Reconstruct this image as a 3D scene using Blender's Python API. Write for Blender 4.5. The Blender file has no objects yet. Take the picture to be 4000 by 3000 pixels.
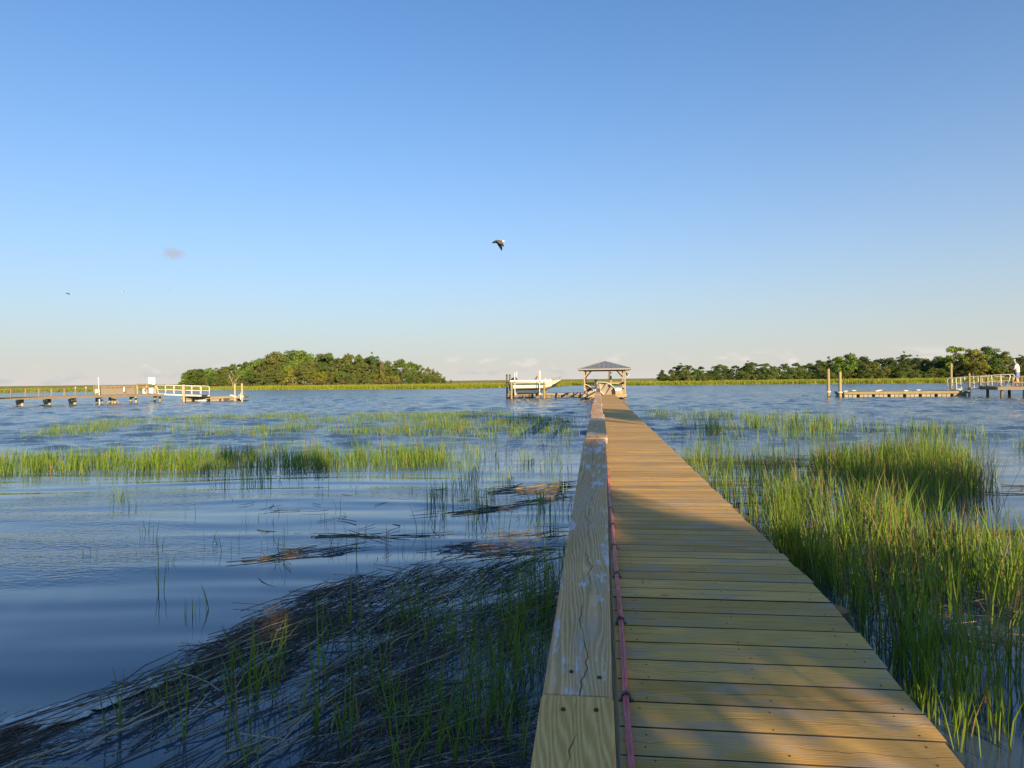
import bpy, math, random
import numpy as np
from mathutils import Vector, Matrix

# ------------------------------------------------------------------ camera, sky, sun, exposure
R = math.radians
SC = bpy.context.scene
COL = SC.collection
EYE = 1.70                       # eye above the water
FPX = 2700.0                     # focal length in pixels of the 4000 px wide photograph
cam_data = bpy.data.cameras.new('camera')
cam = bpy.data.objects.new('camera', cam_data)
COL.objects.link(cam)
cam_data.sensor_width = 36.0
cam_data.lens = 36.0 * FPX / 4000.0
cam_data.clip_start = 0.05
cam_data.clip_end = 20000.0
YAW = R(7.15)
CAMROT = Matrix.Rotation(YAW, 3, 'Z') @ Matrix.Rotation(R(90 - 0.33), 3, 'X') @ Matrix.Rotation(R(-0.70), 3, 'Z')
cam.matrix_world = Matrix.Translation((0, 0, EYE)) @ CAMROT.to_4x4()
SC.camera = cam

SUN_EL, SUN_OFF = R(15.0), R(29.0)        # low sun behind the viewer, to the right of the boardwalk's line
sun_dir = Vector((math.sin(SUN_OFF) * math.cos(SUN_EL), -math.cos(SUN_OFF) * math.cos(SUN_EL), math.sin(SUN_EL)))
sl = bpy.data.lights.new('sun', 'SUN')
sl.energy = 5.0
sl.color = (1.0, 0.77, 0.45)
sl.angle = R(0.55)
sun = bpy.data.objects.new('sun', sl)
COL.objects.link(sun)
sun.rotation_euler = sun_dir.to_track_quat('Z', 'Y').to_euler()

world = bpy.data.worlds.new('World')
SC.world = world
world.use_nodes = True


class Nodes:
    """small helper for node trees"""
    def __init__(self, tree):
        self.t = tree
        self.n = tree.nodes
        self.l = tree.links

    def new(self, kind, **kw):
        nd = self.n.new(kind)
        for k, v in kw.items():
            setattr(nd, k, v)
        return nd

    def put(self, sock, v):
        if isinstance(v, bpy.types.NodeSocket):
            self.l.new(v, sock)
        elif v is not None:
            sock.default_value = v

    def math(self, op, a, b=None, c=None, clamp=False):
        nd = self.new('ShaderNodeMath', operation=op, use_clamp=clamp)
        self.put(nd.inputs[0], a)
        if b is not None: self.put(nd.inputs[1], b)
        if c is not None: self.put(nd.inputs[2], c)
        return nd.outputs[0]

    def vmath(self, op, a, b=None):
        nd = self.new('ShaderNodeVectorMath', operation=op)
        self.put(nd.inputs[0], a)
        if b is not None: self.put(nd.inputs[1], b)
        return nd.outputs['Value'] if op in ('DOT_PRODUCT', 'LENGTH', 'DISTANCE') else nd.outputs[0]

    def scale(self, v, s):
        return self.vmath('MULTIPLY', v, s)

    def noise(self, v, scale=1.0, detail=2.0, rough=0.5, dist=0.0):
        nd = self.new('ShaderNodeTexNoise')
        self.put(nd.inputs['Vector'], v)
        nd.inputs['Scale'].default_value = scale
        nd.inputs['Detail'].default_value = detail
        nd.inputs['Roughness'].default_value = rough
        nd.inputs['Distortion'].default_value = dist
        return nd.outputs['Fac']

    def ramp(self, f, stops, interp='LINEAR'):
        nd = self.new('ShaderNodeValToRGB')
        cr = nd.color_ramp
        cr.interpolation = interp
        while len(cr.elements) < len(stops): cr.elements.new(0.5)
        for e, (p, c) in zip(cr.elements, stops):
            e.position = p
            e.color = (c, c, c, 1) if isinstance(c, (int, float)) else (*c[:3], 1)
        self.put(nd.inputs[0], f)
        return nd.outputs[0]

    def smooth(self, f, a, b):
        nd = self.new('ShaderNodeMapRange', interpolation_type='SMOOTHSTEP')
        self.put(nd.inputs[0], f)
        nd.inputs[1].default_value = a; nd.inputs[2].default_value = b
        nd.inputs[3].default_value = 0.0; nd.inputs[4].default_value = 1.0
        return nd.outputs[0]

    def mix(self, f, a, b, mode='MIX'):
        nd = self.new('ShaderNodeMix', data_type='RGBA', blend_type=mode)
        self.put(nd.inputs[0], f)
        for s, v in ((nd.inputs[6], a), (nd.inputs[7], b)):
            self.put(s, (*v[:3], 1) if isinstance(v, (tuple, list)) else v)
        return nd.outputs[2]

    def sep(self, v):
        nd = self.new('ShaderNodeSeparateXYZ')
        self.put(nd.inputs[0], v)
        return nd.outputs

    def comb(self, x, y, z):
        nd = self.new('ShaderNodeCombineXYZ')
        for s, v in zip(nd.inputs, (x, y, z)): self.put(s, v)
        return nd.outputs[0]


def build_world():
    w = Nodes(world.node_tree)
    w.n.clear()
    sky = w.new('ShaderNodeTexSky', sky_type='NISHITA')
    sky.sun_disc = False
    sky.sun_elevation = SUN_EL
    # Blender: rotation 0 puts the sun towards +Y, growing clockwise seen from above
    sky.sun_rotation = math.atan2(sun_dir.x, sun_dir.y)
    sky.altitude = 0.0
    sky.air_density = SKY[0]; sky.dust_density = SKY[1]; sky.ozone_density = SKY[2]
    d = w.new('ShaderNodeTexCoord').outputs['Generated']
    x, y, z = w.sep(d)
    # low bank of small fair-weather cumulus all round the horizon
    p = w.comb(w.math('MULTIPLY', x, 26), w.math('MULTIPLY', y, 26), w.math('MULTIPLY', z, 75))
    n1 = w.noise(p, 1.0, 5, 0.55)
    n2 = w.noise(w.comb(w.math('MULTIPLY', x, 5), w.math('MULTIPLY', y, 5), 0.0), 1.0, 2)
    band = w.math('MULTIPLY', w.smooth(z, -0.01, 0.008), w.math('SUBTRACT', 1.0, w.smooth(z, 0.014, 0.042)))
    m = w.math('MULTIPLY', w.smooth(w.math('ADD', n1, w.math('MULTIPLY', w.math('SUBTRACT', n2, 0.5), 0.5)), 0.50, 0.68), band)
    tops = w.smooth(w.math('ADD', w.math('MULTIPLY', z, 9.0), w.math('MULTIPLY', n1, 0.55)), 0.40, 0.64)
    ccol = w.mix(tops, CLOUD_LO, CLOUD_HI)
    # a lone small puff higher up
    pd = ray(672, 992)
    q = w.vmath('SUBTRACT', d, tuple(pd))
    qx, qy, qz = w.sep(q)
    qn = w.noise(w.scale(d, (60, 60, 80)), 1.0, 3)
    rr = w.vmath('LENGTH', w.comb(w.math('MULTIPLY', qx, 80), w.math('MULTIPLY', qy, 80), w.math('MULTIPLY', qz, 140)))
    puff = w.math('MULTIPLY', w.math('SUBTRACT', 1.0, w.smooth(w.math('ADD', rr, w.math('MULTIPLY', w.math('SUBTRACT', qn, 0.5), 1.6)), 0.4, 1.5)), 0.6)
    bg = w.new('ShaderNodeBackground')
    skyc = w.mix(1.0, sky.outputs[0], SKY_TINT, 'MULTIPLY')
    hz = w.math('POWER', 2.71828, w.math('MULTIPLY', w.math('MAXIMUM', z, 0.0), -1 / 0.19))
    skyc = w.mix(hz, skyc, SKY_HAZE)
    c1 = w.mix(w.math('MULTIPLY', m, 0.8), skyc, ccol)
    c2 = w.mix(puff, c1, PUFF)
    w.l.new(c2, bg.inputs[0])
    bg.inputs[1].default_value = SKY_STRENGTH
    out = w.new('ShaderNodeOutputWorld')
    w.l.new(bg.outputs[0], out.inputs[0])


def ray(px, py):
    """unit direction through a pixel of the 4000x3000 photograph"""
    return (CAMROT @ Vector(((px - 2000) / FPX, -(py - 1500) / FPX, -1))).normalized()


def G(px, py, h=0.0):
    """where the line of sight through a pixel meets height h"""
    d = ray(px, py)
    t = (h - EYE) / d.z
    return Vector((0, 0, EYE)) + d * t


FWD = CAMROT @ Vector((0, 0, -1))


def D(px, py, depth):
    """point on the line of sight at a distance along the view axis"""
    d = ray(px, py)
    return Vector((0, 0, EYE)) + d * (depth / d.dot(FWD))


SKY = (1.0, 1.15, 4.2)
SKY_TINT = (0.585, 0.895, 1.05)      # camera white balance of the sky
SKY_HAZE = (3.6, 3.42, 3.12)          # pale summer haze thickening towards the horizon, all round
SKY_STRENGTH = 0.121
CLOUD_LO, CLOUD_HI, PUFF = (2.85, 2.85, 2.95), (4.7, 4.3, 3.9), (2.65, 2.45, 2.6)
build_world()
SC.render.engine = 'CYCLES'
SC.view_settings.view_transform = 'Standard'
SC.view_settings.look = 'None'
SC.view_settings.gamma = 1.0
SC.view_settings.exposure = 0.72
SC.view_settings.use_curve_mapping = False
SC.cycles.max_bounces = 6
SC.cycles.diffuse_bounces = 3
SC.cycles.glossy_bounces = 3
SC.cycles.transmission_bounces = 2
SC.cycles.transparent_max_bounces = 4
SC.cycles.caustics_reflective = False
SC.cycles.caustics_refractive = False
SC.cycles.use_denoising = True
ORG = {}                          # where each thing's Empty stands
rnd = random.Random(7)
rng = np.random.default_rng(7)


# ------------------------------------------------------------------ helpers: materials
def lin(r, g, b):
    f = lambda c: (c / 255 / 12.92) if c <= 10 else ((c / 255 + 0.055) / 1.055) ** 2.4
    return (f(r), f(g), f(b))


def mat(name):
    m = bpy.data.materials.new(name)
    m.use_nodes = True
    n = Nodes(m.node_tree)
    bsdf = m.node_tree.nodes['Principled BSDF']
    return m, n, bsdf


def plain(name, c, rough=0.6, metal=0.0, var=0.12, scale=6.0, bump=0.0, spec=0.4):
    """painted / plastic / metal surface with faint uneven wear"""
    m, n, b = mat(name)
    tc = n.new('ShaderNodeTexCoord').outputs['Object']
    f = n.noise(tc, scale, 4, 0.6)
    f2 = n.noise(tc, scale * 7, 2, 0.5)
    k = n.math('ADD', n.math('MULTIPLY', f, 0.7), n.math('MULTIPLY', f2, 0.3))
    lo = tuple(max(0, x * (1 - var)) for x in c); hi = tuple(min(1, x * (1 + var)) for x in c)
    n.put(b.inputs['Base Color'], n.ramp(k, [(0.3, lo), (0.7, hi)]))
    b.inputs['Roughness'].default_value = rough
    b.inputs['Metallic'].default_value = metal
    b.inputs['Specular IOR Level'].default_value = spec
    if bump:
        bp = n.new('ShaderNodeBump'); bp.inputs['Strength'].default_value = bump; bp.inputs['Distance'].default_value = 0.01
        n.put(bp.inputs['Height'], k); n.put(b.inputs['Normal'], bp.outputs[0])
    return m


def wood(name, axis, c_lo, c_hi, grey=None, grey_amt=0.0, patch=None, patch_amt=0.0, fig=1.0, rough=0.75, var=0.25, green=None):
    """sawn timber, grain running along `axis` of the object; every board draws its own grain"""
    m, n, b = mat(name)
    tc = n.new('ShaderNodeTexCoord').outputs['Object']
    oi = n.new('ShaderNodeObjectInfo')
    r = oi.outputs['Random']
    off = n.comb(n.math('MULTIPLY', r, 37.0), n.math('MULTIPLY', r, 91.0), n.math('MULTIPLY', r, 53.0))
    p = n.vmath('ADD', tc, off)
    s = [1, 1, 1]; long = [0.10, 0.10, 0.10]
    sc = tuple(0.07 if i == axis else 1.0 for i in range(3))
    ps = n.scale(p, sc)
    warp = n.noise(ps, 4.5, 3, 0.55)
    a, bb, c = n.sep(p)
    cross = (a, bb, c)[(0 if axis != 0 else 1)]
    ph = n.math('ADD', n.math('MULTIPLY', cross, 560.0), n.math('MULTIPLY', warp, 150.0 * fig))
    rings = n.math('POWER', n.math('MULTIPLY_ADD', n.math('SINE', ph), 0.5, 0.5), 1.6)
    fine = n.noise(n.scale(p, tuple(0.03 if i == axis else 1.0 for i in range(3))), 260, 4, 0.7)
    broad = n.noise(n.scale(p, tuple(0.35 if i == axis else 1.0 for i in range(3))), 5.0, 4, 0.6)
    k = n.math('ADD', n.math('MULTIPLY', rings, 0.24), n.math('ADD', n.math('MULTIPLY', fine, 0.42), n.math('MULTIPLY', broad, 0.50)))
    col = n.ramp(k, [(0.28, c_lo), (0.82, c_hi)])
    # tone of the whole board
    tone = n.math('MULTIPLY_ADD', r, 2 * var, 1 - var)
    tn = n.new('ShaderNodeMix', data_type='RGBA', blend_type='MULTIPLY'); tn.inputs[0].default_value = 1.0
    n.put(tn.inputs[6], col)
    n.put(tn.inputs[7], n.comb(tone, tone, tone))
    col = tn.outputs[2]
    if green:
        gn = n.smooth(n.noise(n.scale(p, tuple(0.5 if i == axis else 1.0 for i in range(3))), 3.0, 3, 0.6), 0.45, 0.68)
        col = n.mix(n.math('MULTIPLY', gn, 0.6), col, green)
    if grey:
        gr = n.smooth(n.noise(n.scale(p, tuple(0.3 if i == axis else 1.0 for i in range(3))), 7.0, 5, 0.65), 0.58 - 0.25 * grey_amt, 0.74 - 0.2 * grey_amt)
        col = n.mix(n.math('MULTIPLY', gr, 0.75), col, n.mix(fine, tuple(x * 0.6 for x in grey), grey))
    if patch:
        a1 = n.noise(n.scale(p, tuple(0.28 if i == axis else 1.0 for i in range(3))), 9.0, 6, 0.72)
        a2 = n.noise(ps, 60, 4, 0.7)
        pt = n.smooth(n.math('ADD', n.math('MULTIPLY', a1, 0.66), n.math('MULTIPLY', a2, 0.34)), 0.60 - 0.14 * patch_amt, 0.65 - 0.12 * patch_amt)
        col = n.mix(n.math('MULTIPLY', pt, 0.8), col, patch)
    # knots
    vo = n.new('ShaderNodeTexVoronoi'); vo.inputs['Scale'].default_value = 3.2
    n.put(vo.inputs['Vector'], n.scale(p, tuple(0.45 if i == axis else 1.0 for i in range(3))))
    kn = n.math('SUBTRACT', 1.0, n.smooth(vo.outputs['Distance'], 0.02, 0.07))
    col = n.mix(n.math('MULTIPLY', kn, 0.65), col, tuple(x * 0.35 for x in c_lo))
    # one or two drying cracks wandering along the board, coming and going
    ax_ = (a, bb, c)[axis]
    cr0 = (n.sep(tc))[(0 if axis != 0 else 1)]
    wv = n.noise(n.comb(n.math('MULTIPLY_ADD', r, 91.0, n.math('MULTIPLY', ax_, 2.3)), 0.0, 0.0), 1.0, 4, 0.6)
    dd = n.math('ABSOLUTE', n.math('SUBTRACT', cr0, n.math('MULTIPLY', n.math('SUBTRACT', wv, 0.52), 0.16)))
    on = n.smooth(n.noise(n.comb(n.math('MULTIPLY', ax_, 3.7), r, 4.0), 1.0, 2), 0.44, 0.54)
    crack = n.math('MULTIPLY', n.math('SUBTRACT', 1.0, n.smooth(dd, 0.0006, 0.0022)), on)
    col = n.mix(n.math('MULTIPLY', crack, 0.85), col, tuple(x * 0.18 for x in c_lo))
    n.put(b.inputs['Base Color'], col)
    b.inputs['Roughness'].default_value = rough
    b.inputs['Specular IOR Level'].default_value = 0.25
    hgt = n.math('SUBTRACT', n.math('ADD', n.math('MULTIPLY', rings, 0.3), n.math('MULTIPLY', fine, 0.7)), n.math('MULTIPLY', crack, 1.2))
    bp = n.new('ShaderNodeBump'); bp.inputs['Strength'].default_value = 0.55; bp.inputs['Distance'].default_value = 0.003
    n.put(bp.inputs['Height'], hgt); n.put(b.inputs['Normal'], bp.outputs[0])
    return m


# ------------------------------------------------------------------ helpers: meshes and objects
def mesh_np(name, V, F3=None, F4=None, smooth=False):
    V = np.asarray(V, np.float32).reshape(-1, 3)
    me = bpy.data.meshes.new(name)
    parts, starts, tot = [], [], 0
    nf = 0
    loops = []
    ls = []
    lt = []
    if F4 is not None and len(F4):
        F4 = np.asarray(F4, np.int32).reshape(-1, 4)
        loops.append(F4.ravel()); ls.append(np.arange(len(F4)) * 4); lt.append(np.full(len(F4), 4)); tot = len(F4) * 4
    if F3 is not None and len(F3):
        F3 = np.asarray(F3, np.int32).reshape(-1, 3)
        loops.append(F3.ravel()); ls.append(tot + np.arange(len(F3)) * 3); lt.append(np.full(len(F3), 3))
    loops = np.concatenate(loops).astype(np.int32); ls = np.concatenate(ls).astype(np.int32)
    me.vertices.add(len(V)); me.vertices.foreach_set('co', V.ravel())
    me.loops.add(len(loops)); me.loops.foreach_set('vertex_index', loops)
    me.polygons.add(len(ls)); me.polygons.foreach_set('loop_start', ls)
    if smooth: me.polygons.foreach_set('use_smooth', np.ones(len(ls), bool))
    me.update(calc_edges=True)
    me.validate()
    return me


def link(name, me, m=None, parent=None, loc=(0, 0, 0), rot=(0, 0, 0)):
    o = bpy.data.objects.new(name, me)
    COL.objects.link(o)
    if m is not None and not me.materials: me.materials.append(m)
    o.parent = parent
    o.location = loc
    o.rotation_euler = rot
    return o


def thing(name, label, cat, loc=(0, 0, 0), group=None, rotz=0.0):
    o = bpy.data.objects.new(name, None)
    COL.objects.link(o)
    o.empty_display_size = 0.2
    o.location = loc
    o.rotation_euler = (0, 0, rotz)
    return tag(o, label, cat, group)


def tag(o, label=None, cat=None, group=None, kind=None):
    if label: o['label'] = label
    if cat: o['category'] = cat
    if group: o['group'] = group
    if kind: o['kind'] = kind
    return o


class MB:
    """collects shapes in world coordinates; build() makes one mesh object of them"""
    def __init__(self):
        self.v = []; self.f = []; self.mi = []; self.m = 0

    def add(self, vs, fs):
        o = len(self.v)
        self.v += [tuple(x) for x in vs]
        self.f += [tuple(i + o for i in f) for f in fs]
        self.mi += [self.m] * len(fs)
        return self

    def frame_box(self, c, ax, ay, az, sx, sy, sz, bev=0.0):
        c, ax, ay, az = Vector(c), Vector(ax).normalized(), Vector(ay).normalized(), Vector(az).normalized()
        if bev <= 0:
            vs = [c + ax * (sx / 2 * i) + ay * (sy / 2 * j) + az * (sz / 2 * k) for k in (-1, 1) for j in (-1, 1) for i in (-1, 1)]
            return self.add(vs, [(0, 2, 3, 1), (4, 5, 7, 6), (0, 1, 5, 4), (2, 6, 7, 3), (0, 4, 6, 2), (1, 3, 7, 5)])
        # bevelled along the long axis ax: octagonal section
        b = bev
        sec = [(-sy / 2 + b, -sz / 2), (sy / 2 - b, -sz / 2), (sy / 2, -sz / 2 + b), (sy / 2, sz / 2 - b), (sy / 2 - b, sz / 2), (-sy / 2 + b, sz / 2), (-sy / 2, sz / 2 - b), (-sy / 2, -sz / 2 + b)]
        vs = [c + ax * (sx / 2 * e) + ay * p + az * q for e in (-1, 1) for p, q in sec]
        n = 8
        fs = [(i, (i + 1) % n, n + (i + 1) % n, n + i) for i in range(n)]
        fs += [tuple(range(n - 1, -1, -1)), tuple(range(n, 2 * n))]
        return self.add(vs, fs)

    def box(self, c, s, rz=0.0, bev=0.0):
        ax = Vector((math.cos(rz), math.sin(rz), 0)); ay = Vector((-math.sin(rz), math.cos(rz), 0))
        return self.frame_box(c, ax, ay, (0, 0, 1), s[0], s[1], s[2], bev)

    def bar(self, p0, p1, w, h, up=(0, 0, 1), bev=0.0):
        p0, p1 = Vector(p0), Vector(p1)
        ax = (p1 - p0)
        L = ax.length
        ax.normalize()
        upv = Vector(up)
        if abs(ax.dot(upv)) > 0.98: upv = Vector((1, 0, 0))
        ay = upv.cross(ax).normalized(); az = ax.cross(ay)
        return self.frame_box((p0 + p1) / 2, ax, ay, az, L, w, h, bev)

    def tube(self, pts, rad, sides=8, cap=True, flat=1.0):
        pts = [Vector(p) for p in pts]
        if not isinstance(rad, (list, tuple)): rad = [rad] * len(pts)
        n = len(pts)
        vs = []
        ref = None
        for i, p in enumerate(pts):
            t = (pts[min(i + 1, n - 1)] - pts[max(i - 1, 0)]).normalized()
            if ref is None:
                ref = Vector((0, 0, 1)) if abs(t.z) < 0.9 else Vector((1, 0, 0))
            a = (ref - t * ref.dot(t))
            if a.length < 1e-5: a = t.orthogonal()
            a.normalize(); ref = a
            b = t.cross(a)
            for k in range(sides):
                th = 2 * math.pi * (k + 0.5) / sides
                vs.append(p + a * (math.cos(th) * rad[i]) + b * (math.sin(th) * rad[i] * flat))
        fs = [(i * sides + k, i * sides + (k + 1) % sides, (i + 1) * sides + (k + 1) % sides, (i + 1) * sides + k) for i in range(n - 1) for k in range(sides)]
        if cap:
            fs += [tuple(range(sides - 1, -1, -1)), tuple(range((n - 1) * sides, n * sides))]
        return self.add(vs, fs)

    def cone(self, c, r0, r1, h, sides=12):
        return self.tube([c, Vector(c) + Vector((0, 0, h))], [r0, r1], sides)

    def rings(self, rows, close=True, cap0=True, cap1=True):
        n = len(rows[0])
        vs = [p for r in rows for p in r]
        fs = []
        for i in range(len(rows) - 1):
            for k in range(n if close else n - 1):
                k2 = (k + 1) % n
                fs.append((i * n + k, i * n + k2, (i + 1) * n + k2, (i + 1) * n + k))
        if cap0: fs.append(tuple(range(n - 1, -1, -1)))
        if cap1: fs.append(tuple(range((len(rows) - 1) * n, len(rows) * n)))
        return self.add(vs, fs)

    def build(self, name, m, parent=None, smooth=False, auto=None, origin=None):
        if parent is not None: org = Vector(ORG.get(parent.name, (0, 0, 0)))
        else: org = Vector(origin) if origin is not None else Vector((0, 0, 0))
        me = bpy.data.meshes.new(name)
        me.from_pydata([tuple(Vector(p) - org) for p in self.v], [], self.f)
        mats = m if isinstance(m, (list, tuple)) else [m]
        for x in mats: me.materials.append(x)
        if len(mats) > 1: me.polygons.foreach_set('material_index', self.mi)
        if smooth: me.polygons.foreach_set('use_smooth', [True] * len(me.polygons))
        me.update()
        if auto is not None:
            me.polygons.foreach_set('use_smooth', [True] * len(me.polygons))
            me.set_sharp_from_angle(angle=R(auto))
        o = bpy.data.objects.new(name, me)
        COL.objects.link(o)
        if parent is not None: o.parent = parent
        elif origin is not None: o.location = org
        return o


def root(name, label, cat, loc, group=None):
    """Empty at a thing's base; parts are built in world coordinates and stored relative to it"""
    o = thing(name, label, cat, loc, group)
    ORG[o.name] = tuple(loc)
    return o


def sub(o, parent):
    """make an already built part a sub-part of another part of the same thing"""
    o.parent = parent
    return o


def piling_mb(x, y, z0, z1, r=0.12, seed=0, sides=14):
    rr = random.Random(seed)
    mb = MB()
    rows = []
    for i, t in enumerate((0.0, 0.3, 0.6, 0.9, 1.0)):
        z = z0 + (z1 - z0) * t
        rows.append([Vector((x + math.cos(2 * math.pi * k / sides) * r * (1 + rr.uniform(-.03, .03)), y + math.sin(2 * math.pi * k / sides) * r * (1 + rr.uniform(-.03, .03)), z)) for k in range(sides)])
    rows.append([Vector((x + (p.x - x) * 0.93, y + (p.y - y) * 0.93, z1 + 0.006)) for p in rows[-1]])
    mb.rings(rows)
    return mb


def text_mesh(name, body, size, m, parent, loc, mat3, extrude=0.002):
    cu = bpy.data.curves.new(name, 'FONT')
    cu.body = body; cu.size = size; cu.extrude = extrude
    cu.align_x = 'CENTER'; cu.align_y = 'CENTER'
    cu.resolution_u = 2
    o = bpy.data.objects.new(name, cu)
    COL.objects.link(o)
    bpy.context.view_layer.update()
    dg = bpy.context.evaluated_depsgraph_get()
    me = bpy.data.meshes.new_from_object(o.evaluated_get(dg))
    bpy.data.objects.remove(o)
    me.materials.clear(); me.materials.append(m)
    me.name = name
    ob = bpy.data.objects.new(name, me)
    COL.objects.link(ob)
    ob.parent = parent
    org = Vector(ORG.get(parent.name, (0, 0, 0))) if parent else Vector((0, 0, 0))
    M = mat3.to_4x4(); M.translation = Vector(loc) - org
    ob.matrix_local = M
    return ob
# ------------------------------------------------------------------ water, marsh, bank
def vnoise(x, y, seed=0):
    """cheap smooth value noise for placing things"""
    x = np.asarray(x, float); y = np.asarray(y, float)
    xi = np.floor(x).astype(int); yi = np.floor(y).astype(int)
    xf = x - xi; yf = y - yi
    xf = xf * xf * (3 - 2 * xf); yf = yf * yf * (3 - 2 * yf)
    def hsh(a, b):
        v = np.sin(a * 127.1 + b * 311.7 + seed * 74.7) * 43758.5453
        return v - np.floor(v)
    return (hsh(xi, yi) * (1 - xf) + hsh(xi + 1, yi) * xf) * (1 - yf) + (hsh(xi, yi + 1) * (1 - xf) + hsh(xi + 1, yi + 1) * xf) * yf


def water_height(x, y):
    """surface of the creek: wind chop in the open, long low ripples in the shelter of the bank"""
    r = np.random.default_rng(42)
    dist = np.hypot(x, y)
    blend = np.clip((y + 5.0 * (vnoise(x * 0.09, y * 0.16, 31) - 0.5) - 11.0) / 12.0, 0, 1)
    blend = blend * blend * (3 - 2 * blend)
    gust = 0.65 + 0.75 * vnoise(x * 0.045, y * 0.10, 33)
    h = np.zeros_like(x)
    for k in range(60):
        lam = 0.24 * (9.0 ** r.uniform(0, 1))
        th = R(100) + r.normal(0, 0.38)                 # travel direction: down the view, well spread
        ph = r.uniform(0, 6.283)
        amp = 0.0125 * lam ** 0.9 * r.uniform(0.5, 1.2) * CHOP[0]
        kk = 2 * math.pi / lam
        w = np.clip((lam - 0.010 * dist) / (0.006 * dist + 0.02), 0.0, 1)  # very short waves fade where the grid cannot carry them
        h += amp * w * np.sin(kk * (x * math.cos(th) + y * math.sin(th)) + ph)
    h = np.where(h > 0, h * (1 + 7 * h), h)             # sharper crests, flatter troughs
    calm = np.zeros_like(x)
    wob = 0.8 * vnoise(x * 0.22, y * 0.30, 35) + 0.25 * vnoise(x * 0.7, y * 0.9, 36)
    for lam, th, amp in ((1.05, 97, 1.0), (0.71, 104, 0.55), (0.46, 92, 0.30), (1.7, 88, 1.0), (0.33, 100, 0.16)):
        kk = 2 * math.pi / lam
        calm += amp * np.sin(kk * (x * math.cos(R(th)) + (y + wob) * math.sin(R(th))) + lam * 9)
    calm *= 0.0034 * CALM[0] * (0.35 + 1.0 * vnoise(x * 0.18, y * 0.3, 37))
    return h * blend * gust + calm * (1 - blend)


def make_water():
    m, n, b = mat('water')
    geo = n.new('ShaderNodeNewGeometry').outputs['Position']
    x, y, z = n.sep(geo)
    b.inputs['Base Color'].default_value = (0.050, 0.080, 0.112, 1)
    n.put(b.inputs['Roughness'], n.math('MULTIPLY_ADD', n.smooth(y, 25.0, 120.0), 0.14, 0.04))      # ripples too fine for the mesh
    b.inputs['IOR'].default_value = 1.45
    p = n.comb(x, y, 0.0)
    opn = n.smooth(y, 11.0, 23.0)
    ruf = n.smooth(n.noise(n.scale(p, (0.4, 0.7, 1)), 0.55, 2), 0.48, 0.64)       # cat's paws
    w3 = n.noise(n.scale(p, (0.8, 1.7, 1)), 11, 2, 0.55)
    amt = n.math('ADD', n.math('MULTIPLY', opn, CHOP[1]), n.math('MULTIPLY', ruf, CALM[1]))
    bp = n.new('ShaderNodeBump'); bp.inputs['Strength'].default_value = 1.0; bp.inputs['Distance'].default_value = 1.0
    n.put(bp.inputs['Height'], n.math('MULTIPLY', w3, amt)); n.put(b.inputs['Normal'], bp.outputs[0])
    rs = [0.6]
    while rs[-1] < 205: rs.append(rs[-1] + max(0.045, 0.0058 * rs[-1]))
    rs += [230, 270, 330, 420, 600]
    rs = np.array(rs)
    c0 = math.pi / 2 + YAW
    fine = np.linspace(c0 + R(48), c0 - R(48), 860)
    coarse = np.linspace(c0 - R(48), c0 + R(48) - 2 * math.pi, 60)[1:-1]
    th = np.concatenate([fine, coarse])
    nr, nt = len(rs), len(th)
    X = rs[:, None] * np.cos(th)[None, :]; Y = rs[:, None] * np.sin(th)[None, :]
    Z = water_height(X, Y)
    Z[:, len(fine):] *= 0.0
    Z[rs > 215, :] *= 0.0
    V = np.stack([X, Y, Z], 2).reshape(-1, 3)
    V = np.concatenate([V, [[0, 0, 0]]], 0)
    i = np.arange(nr - 1)[:, None]; j = np.arange(nt)[None, :]; j2 = (j + 1) % nt
    F = np.stack([i * nt + j, i * nt + j2, (i + 1) * nt + j2, (i + 1) * nt + j], 2).reshape(-1, 4)[:, ::-1]
    T = np.stack([np.full(nt, nr * nt), (np.arange(nt) + 1) % nt, np.arange(nt)], 1)
    o = link('water', mesh_np('water', V, F3=T, F4=F, smooth=True), m)
    tag(o, kind='structure')


CHOP = (0.38, 0.026)
CALM = (1.15, 0.012)


make_water()


# far shoreline: pixel rows of the waterline read along the photograph, set out on the water plane
SHORE = [(-900, 1547), (0, 1535), (500, 1526.5), (1000, 1523), (1500, 1520.5), (1780, 1518.5), (2000, 1514), (2180, 1510.5), (2230, 1505), (2500, 1505), (3000, 1501.5), (3500, 1498), (4000, 1494), (4900, 1484)]
SHORE_W = [G(px, py, 0.0) for px, py in SHORE]


def shore_at(t):
    """t in 0..len-1 -> point on the shoreline"""
    i = min(int(t), len(SHORE_W) - 2)
    return SHORE_W[i].lerp(SHORE_W[i + 1], t - i)


def marsh_mat():
    m, n, b = mat('marsh_grassland')
    p = n.new('ShaderNodeNewGeometry').outputs['Position']
    x, y, z = n.sep(p)
    f = n.noise(n.scale(p, (0.02, 0.03, 0.1)), 1.0, 4, 0.6)
    g = n.noise(n.scale(p, (0.8, 0.8, 0.8)), 1.0, 3, 0.6)
    far = n.smooth(n.math('ADD', n.vmath('LENGTH', p), n.math('MULTIPLY', f, 120)), 215, 310)
    near = n.mix(g, (0.30, 0.33, 0.035), (0.46, 0.45, 0.06))
    back = n.mix(n.smooth(f, 0.35, 0.65), (0.40, 0.28, 0.11), (0.30, 0.30, 0.075))
    n.put(b.inputs['Base Color'], n.mix(far, near, back))
    b.inputs['Roughness'].default_value = 0.9
    b.inputs['Specular IOR Level'].default_value = 0.1
    bp = n.new('ShaderNodeBump'); bp.inputs['Strength'].default_value = 0.8; bp.inputs['Distance'].default_value = 0.5
    n.put(bp.inputs['Height'], n.noise(p, 1.6, 3, 0.6)); n.put(b.inputs['Normal'], bp.outputs[0])
    return m


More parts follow.
